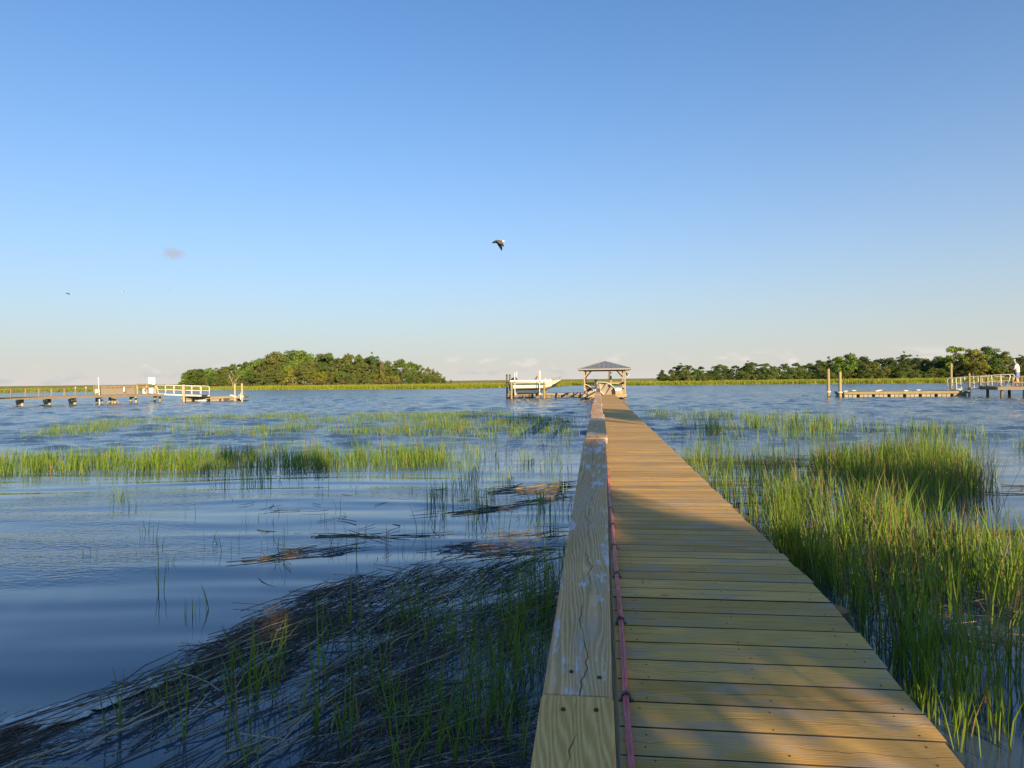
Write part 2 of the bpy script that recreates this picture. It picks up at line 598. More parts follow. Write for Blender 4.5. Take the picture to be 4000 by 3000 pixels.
def make_marsh():
    rows = []
    nt = 420
    ds = [(-0.2, -0.15), (0.6, 0.12), (2.0, 0.45), (5, 0.62), (12, 0.70), (22, 0.74), (38, 0.78), (60, 0.82), (95, 0.85), (150, 0.9), (260, 0.95), (500, 1.05), (1000, 1.2), (2500, 1.35), (7000, 1.45)]
    V = []
    for j in range(nt):
        t = j / (nt - 1) * (len(SHORE_W) - 1)
        s = shore_at(t)
        out = Vector((s.x, s.y, 0)).normalized()
        for d, h in ds:
            w = 0.0 if d < 1 else 0.16 * float(vnoise(j * 0.7, d * 0.13, 3)) * (1 if d < 300 else 2.5)
            jit = 1.2 * (float(vnoise(j * 0.55, 0.3, 5)) - 0.5) * (1 if d < 3 else 0)
            q = s + out * (d + jit)
            V.append((q.x, q.y, h + w))
    k = len(ds)
    F = [(j * k + i, (j + 1) * k + i, (j + 1) * k + i + 1, j * k + i + 1) for j in range(nt - 1) for i in range(k - 1)]
    o = link('marsh_ground', mesh_np('marsh_ground', V, F4=F, smooth=True), marsh_mat())
    tag(o, kind='structure')


make_marsh()


# ------------------------------------------------------------------ grass
def grass_mat(name, lo, mid, hi, dry):
    m, n, b = mat(name)
    at = n.new('ShaderNodeAttribute', attribute_name='tint').outputs['Fac']
    ht = n.new('ShaderNodeAttribute', attribute_name='along').outputs['Fac']
    col = n.ramp(at, [(0.0, lo), (0.4, mid), (0.82, hi), (0.90, dry), (1.0, tuple(x * 0.8 for x in dry))])
    base = tuple(x * y for x, y in zip(mid, (0.75, 0.62, 0.7)))        # blades turn duller and browner towards the foot
    col = n.mix(n.smooth(ht, 0.0, 0.35), base, col)
    n.put(b.inputs['Base Color'], col)
    b.inputs['Roughness'].default_value = 0.55
    b.inputs['Specular IOR Level'].default_value = 0.3
    tr = n.new('ShaderNodeBsdfTranslucent')
    n.put(tr.inputs[0], col)
    ms = n.new('ShaderNodeMixShader'); ms.inputs[0].default_value = 0.28
    n.l.new(b.outputs[0], ms.inputs[1]); n.l.new(tr.outputs[0], ms.inputs[2])
    n.l.new(ms.outputs[0], n.t.nodes['Material Output'].inputs[0])
    return m


def blades(B, H, W, lean, bend, tint, seed):
    """B (n,3) feet; returns mesh arrays of tapered curved blades, 7 verts / 5 tris each"""
    r = np.random.default_rng(seed)
    n = len(B)
    az = r.uniform(0, 2 * np.pi, n)
    d = np.stack([np.cos(az), np.sin(az), np.zeros(n)], 1)
    az2 = az + np.pi / 2 + r.normal(0, 0.5, n)
    s = np.stack([np.cos(az2), np.sin(az2), np.zeros(n)], 1)
    V = np.zeros((n, 7, 3))
    along = np.zeros((n, 7))
    ts = (0.0, 0.38, 0.74)
    ws = (0.75, 1.0, 0.62)
    for i, (t, w) in enumerate(zip(ts, ws)):
        c = B + d * (H * (lean * t + bend * t * t))[:, None]
        c[:, 2] += H * (t - 0.35 * bend * t * t)
        V[:, 2 * i] = c - s * (W * w / 2)[:, None]
        V[:, 2 * i + 1] = c + s * (W * w / 2)[:, None]
        along[:, 2 * i:2 * i + 2] = t
    c = B + d * (H * (lean + bend))[:, None]
    c[:, 2] += H * (1 - 0.35 * bend)
    V[:, 6] = c
    along[:, 6] = 1
    o = (np.arange(n) * 7)[:, None]
    T = np.concatenate([o + np.array(f) for f in ((0, 1, 3), (0, 3, 2), (2, 3, 5), (2, 5, 4), (4, 5, 6))], 0)
    return V.reshape(-1, 3), T, np.repeat(tint, 7), along.ravel()


def in_poly(x, y, poly):
    inside = np.zeros(len(x), bool)
    j = len(poly) - 1
    for i in range(len(poly)):
        xi, yi = poly[i][:2]; xj, yj = poly[j][:2]
        c = ((yi > y) != (yj > y)) & (x < (xj - xi) * (y - yi) / (yj - yi + 1e-9) + xi)
        inside ^= c
        j = i
    return inside


def clumps(poly_px, dens, per, spread, h, hv, w, seed, nz=0.0, nsc=0.6, thr=0.5, dry=0.05, lean=0.10, bend=0.16, z=-0.06):
    """tufts spread over a patch of the flooded flat; poly_px is the patch's outline read on the photograph"""
    r = np.random.default_rng(seed)
    P = [G(a, b) for a, b in poly_px]
    xs = [p.x for p in P]; ys = [p.y for p in P]
    x0, x1, y0, y1 = min(xs), max(xs), min(ys), max(ys)
    n = int((x1 - x0) * (y1 - y0) * dens)
    x = r.uniform(x0, x1, n); y = r.uniform(y0, y1, n)
    k = in_poly(x, y, P)
    x, y = x[k], y[k]
    k = ~((x > -0.16) & (x < 1.42) & (y < 64))               # keep off the boardwalk
    x, y = x[k], y[k]
    q = vnoise(x * nsc, y * nsc, seed) * 0.65 + vnoise(x * nsc * 2.7, y * nsc * 2.7, seed + 1) * 0.35
    keep = r.uniform(0, 1, len(x)) < np.clip((q - thr) * 6 * nz + (1 - nz), 0, 1)
    x, y, q = x[keep], y[keep], q[keep]
    cnt = r.integers(per[0], per[1] + 1, len(x))
    cx = np.repeat(x, cnt); cy = np.repeat(y, cnt); qq = np.repeat(q, cnt)
    ch = np.repeat(r.uniform(1 - hv, 1 + hv, len(x)), cnt)
    ct = np.repeat(r.uniform(0.0, 0.5, len(x)), cnt)
    n = len(cx)
    bx = cx + r.normal(0, spread, n); by = cy + r.normal(0, spread, n)
    B = np.stack([bx, by, np.full(n, z)], 1)
    H = h * ch * r.uniform(0.55, 1.12, n) - z
    W = w * r.uniform(0.6, 1.25, n)
    tint = np.clip(ct + r.uniform(0, 0.4, n), 0, 0.82)
    tint = np.where(r.uniform(0, 1, n) < dry, r.uniform(0.9, 1, n), tint)
    ln = np.abs(r.normal(0, lean, n)); bd = np.abs(r.normal(0, bend, n))
    return blades(B, H, W, ln, bd, tint, seed + 9)


def grass_obj(name, label, patches, m):
    Vs, Ts, tn, al, o = [], [], [], [], 0
    for V, T, t, a in patches:
        Vs.append(V); Ts.append(T + o); tn.append(t); al.append(a); o += len(V)
    V = np.concatenate(Vs); T = np.concatenate(Ts)
    me = mesh_np(name, V, F3=T, smooth=True)
    for nm, arr in (('tint', np.concatenate(tn)), ('along', np.concatenate(al))):
        A = me.attributes.new(nm, 'FLOAT', 'POINT'); A.data.foreach_set('value', arr.astype(np.float32))
    ob = link(name, me, m)
    tag(ob, label, 'grass', kind='stuff')
    return ob


M_CORD = grass_mat('cordgrass', (0.055, 0.130, 0.014), (0.125, 0.230, 0.022), (0.265, 0.335, 0.030), (0.33, 0.21, 0.09))
M_FAR = grass_mat('shore_cordgrass', (0.15, 0.20, 0.016), (0.26, 0.29, 0.022), (0.38, 0.37, 0.032), (0.30, 0.22, 0.09))
M_MEADOW = grass_mat('marsh_meadow_grass', (0.13, 0.17, 0.030), (0.20, 0.20, 0.045), (0.27, 0.20, 0.07), (0.28, 0.18, 0.085))

# left of the boardwalk
grass_obj('cordgrass', 'sparse yellow-green cordgrass standing in open water beyond the grass band on the left', [
    clumps([(250, 1655), (800, 1628), (2000, 1612), (2240, 1640), (2240, 1712), (1500, 1716), (700, 1706), (100, 1715)], 16, (2, 6), 0.16, 0.27, 0.3, 0.012, 11, 0.8, 0.45, 0.41, 0.1),
    clumps([(740, 1702), (1000, 1690), (1300, 1680), (2000, 1650), (2010, 1672), (1300, 1704), (900, 1712)], 9.0, (3, 8), 0.13, 0.33, 0.3, 0.012, 12, 0.7, 0.5, 0.48, 0.1),
    clumps([(1880, 1655), (2150, 1650), (2240, 1690), (2240, 1760), (1900, 1710)], 2.0, (3, 8), 0.12, 0.42, 0.3, 0.014, 13, 0.6, 0.5, 0.45),
    clumps([(0, 1690), (700, 1660), (700, 1740), (0, 1745)], 0.9, (1, 4), 0.10, 0.26, 0.3, 0.012, 14, 0.8, 0.35, 0.5, 0.15)], M_CORD)
grass_obj('cordgrass', 'long dense band of green cordgrass crossing the water left of the boardwalk', [
    clumps([(-300, 1792), (600, 1782), (1200, 1776), (1750, 1774), (1800, 1830), (1000, 1842), (600, 1850), (0, 1858), (-300, 1862)], 34, (4, 9), 0.09, 0.31, 0.36, 0.0105, 21, 0.3, 0.7, 0.36, 0.07),
    clumps([(600, 1742), (1500, 1738), (2100, 1740), (2200, 1790), (1500, 1790), (700, 1790)], 6.0, (3, 7), 0.09, 0.34, 0.3, 0.010, 22, 0.8, 0.5, 0.46, 0.1),
    clumps([(1700, 1770), (2240, 1765), (2235, 1870), (1900, 1900), (1600, 1845)], 7.5, (3, 9), 0.08, 0.36, 0.3, 0.010, 23, 0.8, 0.8, 0.44, 0.12)], M_CORD)
grass_obj('cordgrass', 'thin scattered cordgrass stems in the calm water at left', [
    clumps([(330, 1985), (520, 1930), (600, 1960), (470, 2000)], 14, (2, 6), 0.06, 0.26, 0.3, 0.009, 31, 0.3, 1, 0.4),
    clumps([(820, 1880), (1100, 1868), (1120, 1890), (850, 1905)], 16, (2, 6), 0.06, 0.26, 0.3, 0.009, 32, 0.3, 1, 0.4),
    clumps([(0, 1880), (2230, 1880), (2200, 2080), (1500, 2200), (700, 2250), (0, 2200)], 2.6, (1, 4), 0.05, 0.20, 0.4, 0.006, 33, 0.6, 0.5, 0.45, 0.15),
    clumps([(600, 2200), (1700, 2040), (2200, 2000), (2160, 2350), (1100, 2450), (700, 2500)], 4.5, (1, 5), 0.03, 0.26, 0.4, 0.006, 34, 0.6, 0.8, 0.42, 0.15),
    clumps([(1700, 1900), (2230, 1880), (2200, 2100), (1650, 2080)], 9.0, (2, 6), 0.05, 0.32, 0.4, 0.008, 35, 0.7, 0.8, 0.45, 0.1),
    clumps([(0, 2600), (700, 2550), (400, 2720), (0, 2830)], 3.0, (1, 3), 0.03, 0.18, 0.4, 0.005, 36, 0.3, 0.8, 0.4, 0.3)], M_CORD)
grass_obj('cordgrass', 'young green cordgrass growing through the brown wrack in the left foreground', [
    clumps([(80, 3040), (500, 2820), (1000, 2560), (1500, 2360), (2210, 2180), (2200, 2500), (2100, 3040)], 24, (3, 8), 0.025, 0.36, 0.4, 0.0072, 41, 0.55, 1.1, 0.45, 0.1, 0.12, 0.25),
    clumps([(1500, 2420), (2180, 2250), (2120, 2700), (2060, 3040), (1500, 3040)], 70, (2, 7), 0.03, 0.38, 0.4, 0.0062, 42, 0.4, 1.1, 0.42, 0.08, 0.16, 0.35),
    clumps([(1900, 2500), (2150, 2400), (2080, 3040), (1850, 3040)], 80, (2, 6), 0.03, 0.36, 0.4, 0.0062, 43, 0.2, 1.1, 0.42, 0.08, 0.22, 0.5)], M_CORD)
# right of the boardwalk
grass_obj('cordgrass', 'sparse sunlit yellow cordgrass at the outer edge of the patch right of the boardwalk', [
    clumps([(2530, 1628), (3300, 1628), (3700, 1680), (4050, 1740), (4050, 1775), (3400, 1770), (2700, 1715)], 7.0, (3, 9), 0.10, 0.46, 0.3, 0.014, 51, 0.9, 0.5, 0.46, 0.1),
    clumps([(2620, 1650), (3050, 1640), (3200, 1700), (2800, 1710)], 10.0, (3, 9), 0.10, 0.5, 0.3, 0.014, 52, 0.8, 0.6, 0.44, 0.1),
    clumps([(2600, 1700), (3100, 1740), (3120, 1800), (2680, 1790)], 4.0, (2, 5), 0.06, 0.40, 0.3, 0.011, 53, 0.5, 0.6, 0.42, 0.1)], M_CORD)
grass_obj('cordgrass', 'tall dense green cordgrass patch in the water right of the boardwalk', [
    clumps([(3080, 1880), (3180, 1815), (3450, 1780), (3780, 1790), (3840, 1880), (3800, 1965), (3500, 2060), (3700, 2120), (4100, 2230), (4100, 2720), (3720, 2700), (3480, 2480), (3120, 2230), (3020, 2050)], 64, (3, 8), 0.06, 0.52, 0.34, 0.0095, 61, 0.45, 0.9, 0.38, 0.15, 0.14, 0.24),
    clumps([(3250, 1790), (3700, 1760), (3790, 1790), (3800, 1830), (3300, 1850)], 22, (3, 8), 0.07, 0.48, 0.3, 0.011, 62, 0.5, 0.8, 0.40, 0.05),
    clumps([(3500, 1850), (3900, 1830), (3870, 2010), (3560, 2050)], 22, (2, 5), 0.08, 0.62, 0.3, 0.008, 63, 0.4, 0.8, 0.40, 0.55, 0.2, 0.2)], M_CORD)
grass_obj('cordgrass', 'loose green cordgrass between the boardwalk edge and the dense patch on the right', [
    clumps([(2640, 1800), (3080, 1810), (3090, 2010), (3180, 2260), (3050, 2200), (2820, 1960)], 60, (2, 6), 0.06, 0.42, 0.35, 0.0085, 71, 0.35, 1.0, 0.42, 0.1),
    clumps([(2960, 2030), (3200, 2200), (3480, 2480), (3700, 2800), (3640, 2880), (3330, 2500), (3120, 2270)], 130, (2, 7), 0.04, 0.48, 0.35, 0.008, 72, 0.45, 1.2, 0.38, 0.08),
    clumps([(3420, 2540), (3650, 2600), (4080, 2640), (4080, 3000), (3760, 2960), (3600, 2880)], 105, (3, 8), 0.035, 0.48, 0.35, 0.0080, 73, 0.3, 1.5, 0.46, 0.08)], M_CORD)
grass_obj('cordgrass', 'dead brown reed stalks standing at the far right edge of the grass patch', [
    clumps([(3700, 2080), (4080, 2000), (4080, 2180), (3800, 2190)], 4.0, (2, 5), 0.10, 0.52, 0.4, 0.008, 81, 0.2, 0.8, 0.4, 1.0, 0.25, 0.1),
    clumps([(3100, 2150), (4050, 2250), (4050, 2650), (3500, 2500)], 3.0, (1, 2), 0.05, 0.62, 0.2, 0.010, 82, 0.2, 0.8, 0.4, 1.0, 0.25, 0.3)], M_CORD)


def shore_grass():
    r = np.random.default_rng(5)
    n = 70000
    t = r.uniform(0.6, len(SHORE_W) - 1.4, n)
    d = np.abs(r.gamma(1.1, 5.5, n)) + r.normal(0, 0.6, n)
    i = t.astype(int); f = (t - i)[:, None]
    S = np.array([tuple(p) for p in SHORE_W])
    s = S[i] * (1 - f) + S[i + 1] * f
    out = s[:, :2] / np.linalg.norm(s[:, :2], axis=1)[:, None]
    b = s[:, :2] + out * d[:, None]
    q = vnoise(b[:, 0] * 0.25, b[:, 1] * 0.25, 4)
    z = np.clip((d) * 0.22, -0.05, 0.5) - 0.05
    B = np.stack([b[:, 0], b[:, 1], z], 1)
    H = r.uniform(0.35, 0.62, n) * (0.7 + 0.6 * q) + np.clip(0.35 - d * 0.1, 0, 0.35)
    W = r.uniform(0.035, 0.10, n)
    tint = np.clip(r.uniform(0.1, 0.8, n) * (0.6 + 0.6 * q), 0, 0.82)
    grass_obj('shore_grass', 'sunlit lime green cordgrass fringe along the far shore of the creek', [blades(B, H, W, np.abs(r.normal(0, .12, n)), np.abs(r.normal(0, .15, n)), tint, 77)], M_FAR)
    # taller, duller marsh meadow behind the fringe
    n = 30000
    t = r.uniform(0.5, len(SHORE_W) - 1.3, n)
    d = r.uniform(10, 150, n) ** 1.0
    i = t.astype(int); f = (t - i)[:, None]
    s = S[i] * (1 - f) + S[i + 1] * f
    out = s[:, :2] / np.linalg.norm(s[:, :2], axis=1)[:, None]
    b = s[:, :2] + out * d[:, None]
    q = vnoise(b[:, 0] * 0.05, b[:, 1] * 0.08, 8)
    k = r.uniform(0, 1, n) < np.clip(q * 1.8 - 0.3, 0.05, 1)
    b, q, d = b[k], q[k], d[k]
    n = len(b)
    B = np.stack([b[:, 0], b[:, 1], np.full(n, 0.6)], 1)
    H = r.uniform(0.25, 0.55, n) * (0.5 + 0.9 * q)
    W = r.uniform(0.15, 0.4, n)
    tint = np.clip(0.25 + d / 260 + r.uniform(-.25, .25, n), 0, 1)
    grass_obj('marsh_meadow', 'dull green and brown marsh meadow stretching behind the lime fringe to the horizon', [blades(B, H, W, np.abs(r.normal(0, .2, n)), np.abs(r.normal(0, .2, n)), tint, 78)], M_MEADOW)


shore_grass()


# ------------------------------------------------------------------ wrack: mats of dead reed stalks
def wrack_mat():
    m, n, b = mat('dead_reed')
    at = n.new('ShaderNodeAttribute', attribute_name='tint').outputs['Fac']
    n.put(b.inputs['Base Color'], n.ramp(at, [(0.0, (0.065, 0.050, 0.038)), (0.6, (0.185, 0.138, 0.098)), (0.9, (0.36, 0.28, 0.195)), (1.0, (0.55, 0.45, 0.33))]))
    b.inputs['Roughness'].default_value = 0.5
    return m


M_WRACK = wrack_mat()


def stalks(C, az, L, rad, tilt, tint, seed):
    """thin three-sided stalks with a slight bow, 12 verts each"""
    r = np.random.default_rng(seed)
    n = len(C)
    d = np.stack([np.cos(az), np.sin(az), tilt], 1)
    s = np.stack([-np.sin(az), np.cos(az), np.zeros(n)], 1)
    bow = r.normal(0, 0.075, n) * L
    V = np.zeros((n, 12, 3))
    tri = [(math.cos(a), math.sin(a)) for a in (math.pi / 2, math.pi * 7 / 6, math.pi * 11 / 6)]
    for i, t in enumerate((-0.5, -0.17, 0.17, 0.5)):
        c = C + d * (L * t)[:, None] + s * (bow * (1 - 4 * t * t))[:, None]
        rr = rad * (1.0 if i < 3 else 0.55)
        for k, (p, q) in enumerate(tri):
            v = c + s * (rr * p)[:, None]
            v[:, 2] += rr * q
            V[:, i * 3 + k] = v
    o = (np.arange(n) * 12)[:, None]
    F = np.concatenate([o + np.array((i * 3 + k, i * 3 + (k + 1) % 3, i * 3 + 3 + (k + 1) % 3, i * 3 + 3 + k)) for i in range(3) for k in range(3)], 0)
    return V.reshape(-1, 3), F, np.repeat(tint, 12)


def wrack_patch(poly_px, n, az_fn, L, rad, seed, zmax=0.03, thr=0.35, nz=0.6, nsc=1.2, pale=0.06):
    r = np.random.default_rng(seed)
    P = [G(a, b) for a, b in poly_px]
    xs = [p.x for p in P]; ys = [p.y for p in P]
    x = r.uniform(min(xs), max(xs), n * 4); y = r.uniform(min(ys), max(ys), n * 4)
    k = in_poly(x, y, P) & ~((x > -0.14) & (x < 1.36))
    q = vnoise(x * nsc, y * nsc, seed) * .6 + vnoise(x * nsc * 3, y * nsc * 3, seed + 2) * .4
    k &= r.uniform(0, 1, len(x)) < np.clip((q - thr) * 5 * nz + (1 - nz), 0, 1)
    x, y = x[k][:n], y[k][:n]
    n = len(x)
    az = az_fn(x, y) + r.normal(0, 0.2, n) + np.where(r.uniform(0, 1, n) < 0.16, r.uniform(-1.6, 1.6, n), 0)
    C = np.stack([x, y, r.uniform(-0.003, zmax, n)], 1)
    tint = np.clip(r.beta(1.6, 3.2, n) * 0.85, 0, 1)
    tint = np.where(r.uniform(0, 1, n) < pale, r.uniform(0.88, 1.0, n), tint)
    return stalks(C, az, r.uniform(L[0], L[1], n), rad * r.uniform(0.5, 1.3, n), r.normal(0, 0.015, n), tint, seed + 3)


def wrack_obj(name, label, patches):
    Vs, Fs, ts, o = [], [], [], 0
    for V, F, t in patches:
        Vs.append(V); Fs.append(F + o); ts.append(t); o += len(V)
    me = mesh_np(name, np.concatenate(Vs), F4=np.concatenate(Fs), smooth=True)
    A = me.attributes.new('tint', 'FLOAT', 'POINT'); A.data.foreach_set('value', np.concatenate(ts).astype(np.float32))
    tag(link(name, me, M_WRACK), label, 'dead reeds', kind='stuff')


def along(p, q):
    a, b = G(*p), G(*q)
    return math.atan2(b.y - a.y, b.x - a.x)


A0 = along((0, 2850), (1350, 2270))


def az_left(x, y):
    w = vnoise(x * 0.55, y * 0.55, 12) - 0.5
    turn = np.clip((x + 1.3) / 0.7, 0, 1) * np.clip((3.9 - y) / 0.8, 0, 1)      # the mat swings round beside the dock
    return A0 + 0.24 * w - 0.75 * turn


wrack_obj('wrack', 'dark mat of dead brown reed stalks floating in the left foreground', [
    wrack_patch([(-250, 2950), (450, 2705), (1000, 2410), (2200, 2150), (2100, 3060), (-250, 3060)], 150, az_left, (0.2, 0.7), 0.0052, 105, 0.045, 0.3, 0.3, 1.0, 0.75),
    wrack_patch([(-250, 2950), (0, 2845), (450, 2705), (800, 2565), (1000, 2410), (1330, 2280), (1600, 2260), (1300, 2480), (900, 2700), (500, 2950), (400, 3060), (-250, 3060)], 1150, az_left, (0.2, 0.9), 0.0030, 101, 0.035, 0.38, 0.75),
    wrack_patch([(800, 2565), (1000, 2410), (1350, 2275), (1700, 2170), (2240, 2080), (2230, 2300), (1600, 2420), (1100, 2600)], 520, az_left, (0.2, 0.95), 0.0030, 102, 0.03, 0.42, 0.95),
    wrack_patch([(400, 3060), (800, 2740), (1300, 2460), (1800, 2400), (2200, 2300), (2100, 3060)], 1050, az_left, (0.12, 0.6), 0.0026, 103, 0.03, 0.42, 0.95, 1.6, 0.14)])
wrack_obj('wrack', 'thin rafts of floating dead reeds in the water beside the boardwalk at left', [
    wrack_patch([(1780, 2000), (2000, 1965), (2235, 1925), (2235, 1955), (2050, 1985), (1850, 2010)], 26, lambda x, y: along((1790, 1998), (2230, 1945)) + 0 * x, (0.3, 1.0), 0.006, 111, 0.02, 0.3, 0.2),
    wrack_patch([(1880, 1905), (2235, 1880), (2235, 1925), (1950, 1930)], 40, lambda x, y: along((1790, 1998), (2230, 1945)) + 0.6 * (vnoise(x, y, 4) - .5), (0.3, 0.9), 0.006, 112, 0.02, 0.3, 0.2),
    wrack_patch([(980, 2185), (1200, 2140), (1390, 2120), (1400, 2150), (1200, 2175), (1000, 2215)], 16, lambda x, y: along((980, 2200), (1390, 2130)) + 0 * x, (0.3, 0.9), 0.005, 113, 0.02, 0.3, 0.2),
    wrack_patch([(1330, 2090), (1720, 2090), (1720, 2102), (1330, 2104)], 16, lambda x, y: along((1330, 2095), (1720, 2097)) + 0 * x, (0.3, 0.9), 0.005, 114, 0.02, 0.3, 0.2),
    wrack_patch([(1680, 2130), (2230, 2060), (2230, 2160), (1700, 2170)], 30, lambda x, y: along((1680, 2150), (2230, 2090)) + 0.5 * (vnoise(x, y, 4) - .5), (0.3, 0.9), 0.005, 115, 0.02, 0.40, 0.9),
    wrack_patch([(900, 1950), (2200, 1850), (2200, 2100), (900, 2300)], 60, lambda x, y: 6 * vnoise(x * 3, y * 3, 4), (0.12, 0.4), 0.004, 116, 0.02, 0.3, 0.2)])
wrack_obj('wrack', 'dark floating reed stalks in the shaded water right of the boardwalk', [
    wrack_patch([(2620, 1800), (3100, 1790), (3300, 1770), (3300, 1900), (3150, 2150), (2950, 2080)], 120, lambda x, y: -YAW * 0 + 0.2 + 1.2 * (vnoise(x * .7, y * .7, 9) - .5), (0.4, 1.3), 0.007, 121, 0.03, 0.40, 0.9, 0.7),
    wrack_patch([(3000, 2100), (4050, 2100), (4050, 2700), (3500, 2550)], 260, lambda x, y: 6 * vnoise(x * 2, y * 2, 4), (0.2, 0.7), 0.004, 122, 0.03, 0.3, 0.4),
    wrack_patch([(3400, 2060), (4050, 2080), (4050, 2110), (3400, 2090)], 25, lambda x, y: 0.05 + 0 * x, (0.4, 1.2), 0.006, 123, 0.02, 0.3, 0.4),
    wrack_patch([(3900, 1900), (4050, 1890), (4050, 1935), (3900, 1920)], 5, lambda x, y: 0.05 + 0 * x, (0.5, 1.2), 0.008, 124, 0.02, 0.3, 0.1)])


def make_foam():
    mb = MB()
    r = random.Random(3)
    path = [(15, 2842), (120, 2826), (190, 2800), (250, 2806), (230, 2785), (330, 2770), (420, 2745), (460, 2722), (560, 2690), (640, 2660), (760, 2600)]
    for i in range(420):
        t = r.random() ** 1.1 * (len(path) - 1.001)
        k = int(t)
        px = path[k][0] + (path[k + 1][0] - path[k][0]) * (t - k) + r.gauss(0, 16 if 1 < t < 7 else 6)
        py = path[k][1] + (path[k + 1][1] - path[k][1]) * (t - k) + r.gauss(0, 9 if 1 < t < 5 else 3)
        c = G(px, py)
        a = r.uniform(0.012, 0.042); h = r.uniform(0.006, 0.016)
        rot = A0 + r.gauss(0, 0.3); el = r.uniform(1.2, 3.0)
        sd = 8
        rows = []
        for rr, z in ((1.0, 0.0), (0.85, 0.6), (0.5, 0.92), (0.12, 1.0)):
            row = []
            for s in range(sd):
                th = 2 * math.pi * s / sd
                q = rr * (1 + r.uniform(-.25, .25))
                u, v = math.cos(th) * a * el * q, math.sin(th) * a * q
                row.append((c.x + u * math.cos(rot) - v * math.sin(rot), c.y + u * math.sin(rot) + v * math.cos(rot), 0.010 + h * z))
            rows.append(row)
        mb.rings(rows)
    m = plain('foam', (0.58, 0.57, 0.56), 0.9, var=0.3, scale=60)
    o = mb.build('foam', m, smooth=True)
    tag(o, 'dirty white foam lying along the left edge of the reed mat', 'foam', kind='stuff')


make_foam()
# ------------------------------------------------------------------ trees
def leaf_mat(name, lo, hi, warm):
    m, n, b = mat(name)
    oi = n.new('ShaderNodeObjectInfo').outputs['Random']
    at = n.new('ShaderNodeAttribute', attribute_name='tint').outputs['Fac']
    p = n.new('ShaderNodeTexCoord').outputs['Object']
    f = n.noise(n.vmath('ADD', p, n.comb(n.math('MULTIPLY', oi, 31.0), 0.0, 0.0)), 0.45, 3, 0.6)
    k = n.math('ADD', n.math('MULTIPLY', at, 0.55), n.math('MULTIPLY', f, 0.5))
    col = n.ramp(k, [(0.25, lo), (0.75, hi)])
    col = n.mix(n.math('MULTIPLY', n.smooth(oi, 0.45, 1.0), 0.6), col, warm)
    n.put(b.inputs['Base Color'], col)
    b.inputs['Roughness'].default_value = 0.6
    b.inputs['Specular IOR Level'].default_value = 0.25
    tr = n.new('ShaderNodeBsdfTranslucent'); n.put(tr.inputs[0], col)
    ms = n.new('ShaderNodeMixShader'); ms.inputs[0].default_value = 0.2
    n.l.new(b.outputs[0], ms.inputs[1]); n.l.new(tr.outputs[0], ms.inputs[2])
    n.l.new(ms.outputs[0], n.t.nodes['Material Output'].inputs[0])
    return m


LEAF = {
    'oak': leaf_mat('oak_leaves', (0.043, 0.082, 0.016), (0.114, 0.170, 0.031), (0.150, 0.192, 0.038)),
    'cedar': leaf_mat('cedar_leaves', (0.067, 0.094, 0.022), (0.162, 0.186, 0.041), (0.192, 0.198, 0.043)),
    'bright': leaf_mat('bright_leaves', (0.066, 0.130, 0.019), (0.174, 0.264, 0.036), (0.198, 0.270, 0.041)),
    'yellow': leaf_mat('yellowing_leaves', (0.126, 0.142, 0.020), (0.258, 0.246, 0.038), (0.282, 0.246, 0.041)),
    'dark': leaf_mat('dark_leaves', (0.026, 0.054, 0.014), (0.077, 0.120, 0.026), (0.094, 0.132, 0.029)),
    'brown': leaf_mat('dry_brush', (0.150, 0.114, 0.060), (0.276, 0.204, 0.108), (0.240, 0.192, 0.084)),
}
BARK = plain('bark', (0.13, 0.105, 0.08), 0.9, var=0.35, scale=3, bump=0.5)
DEADBARK = plain('bleached_bark', (0.42, 0.36, 0.27), 0.85, var=0.25, scale=4)


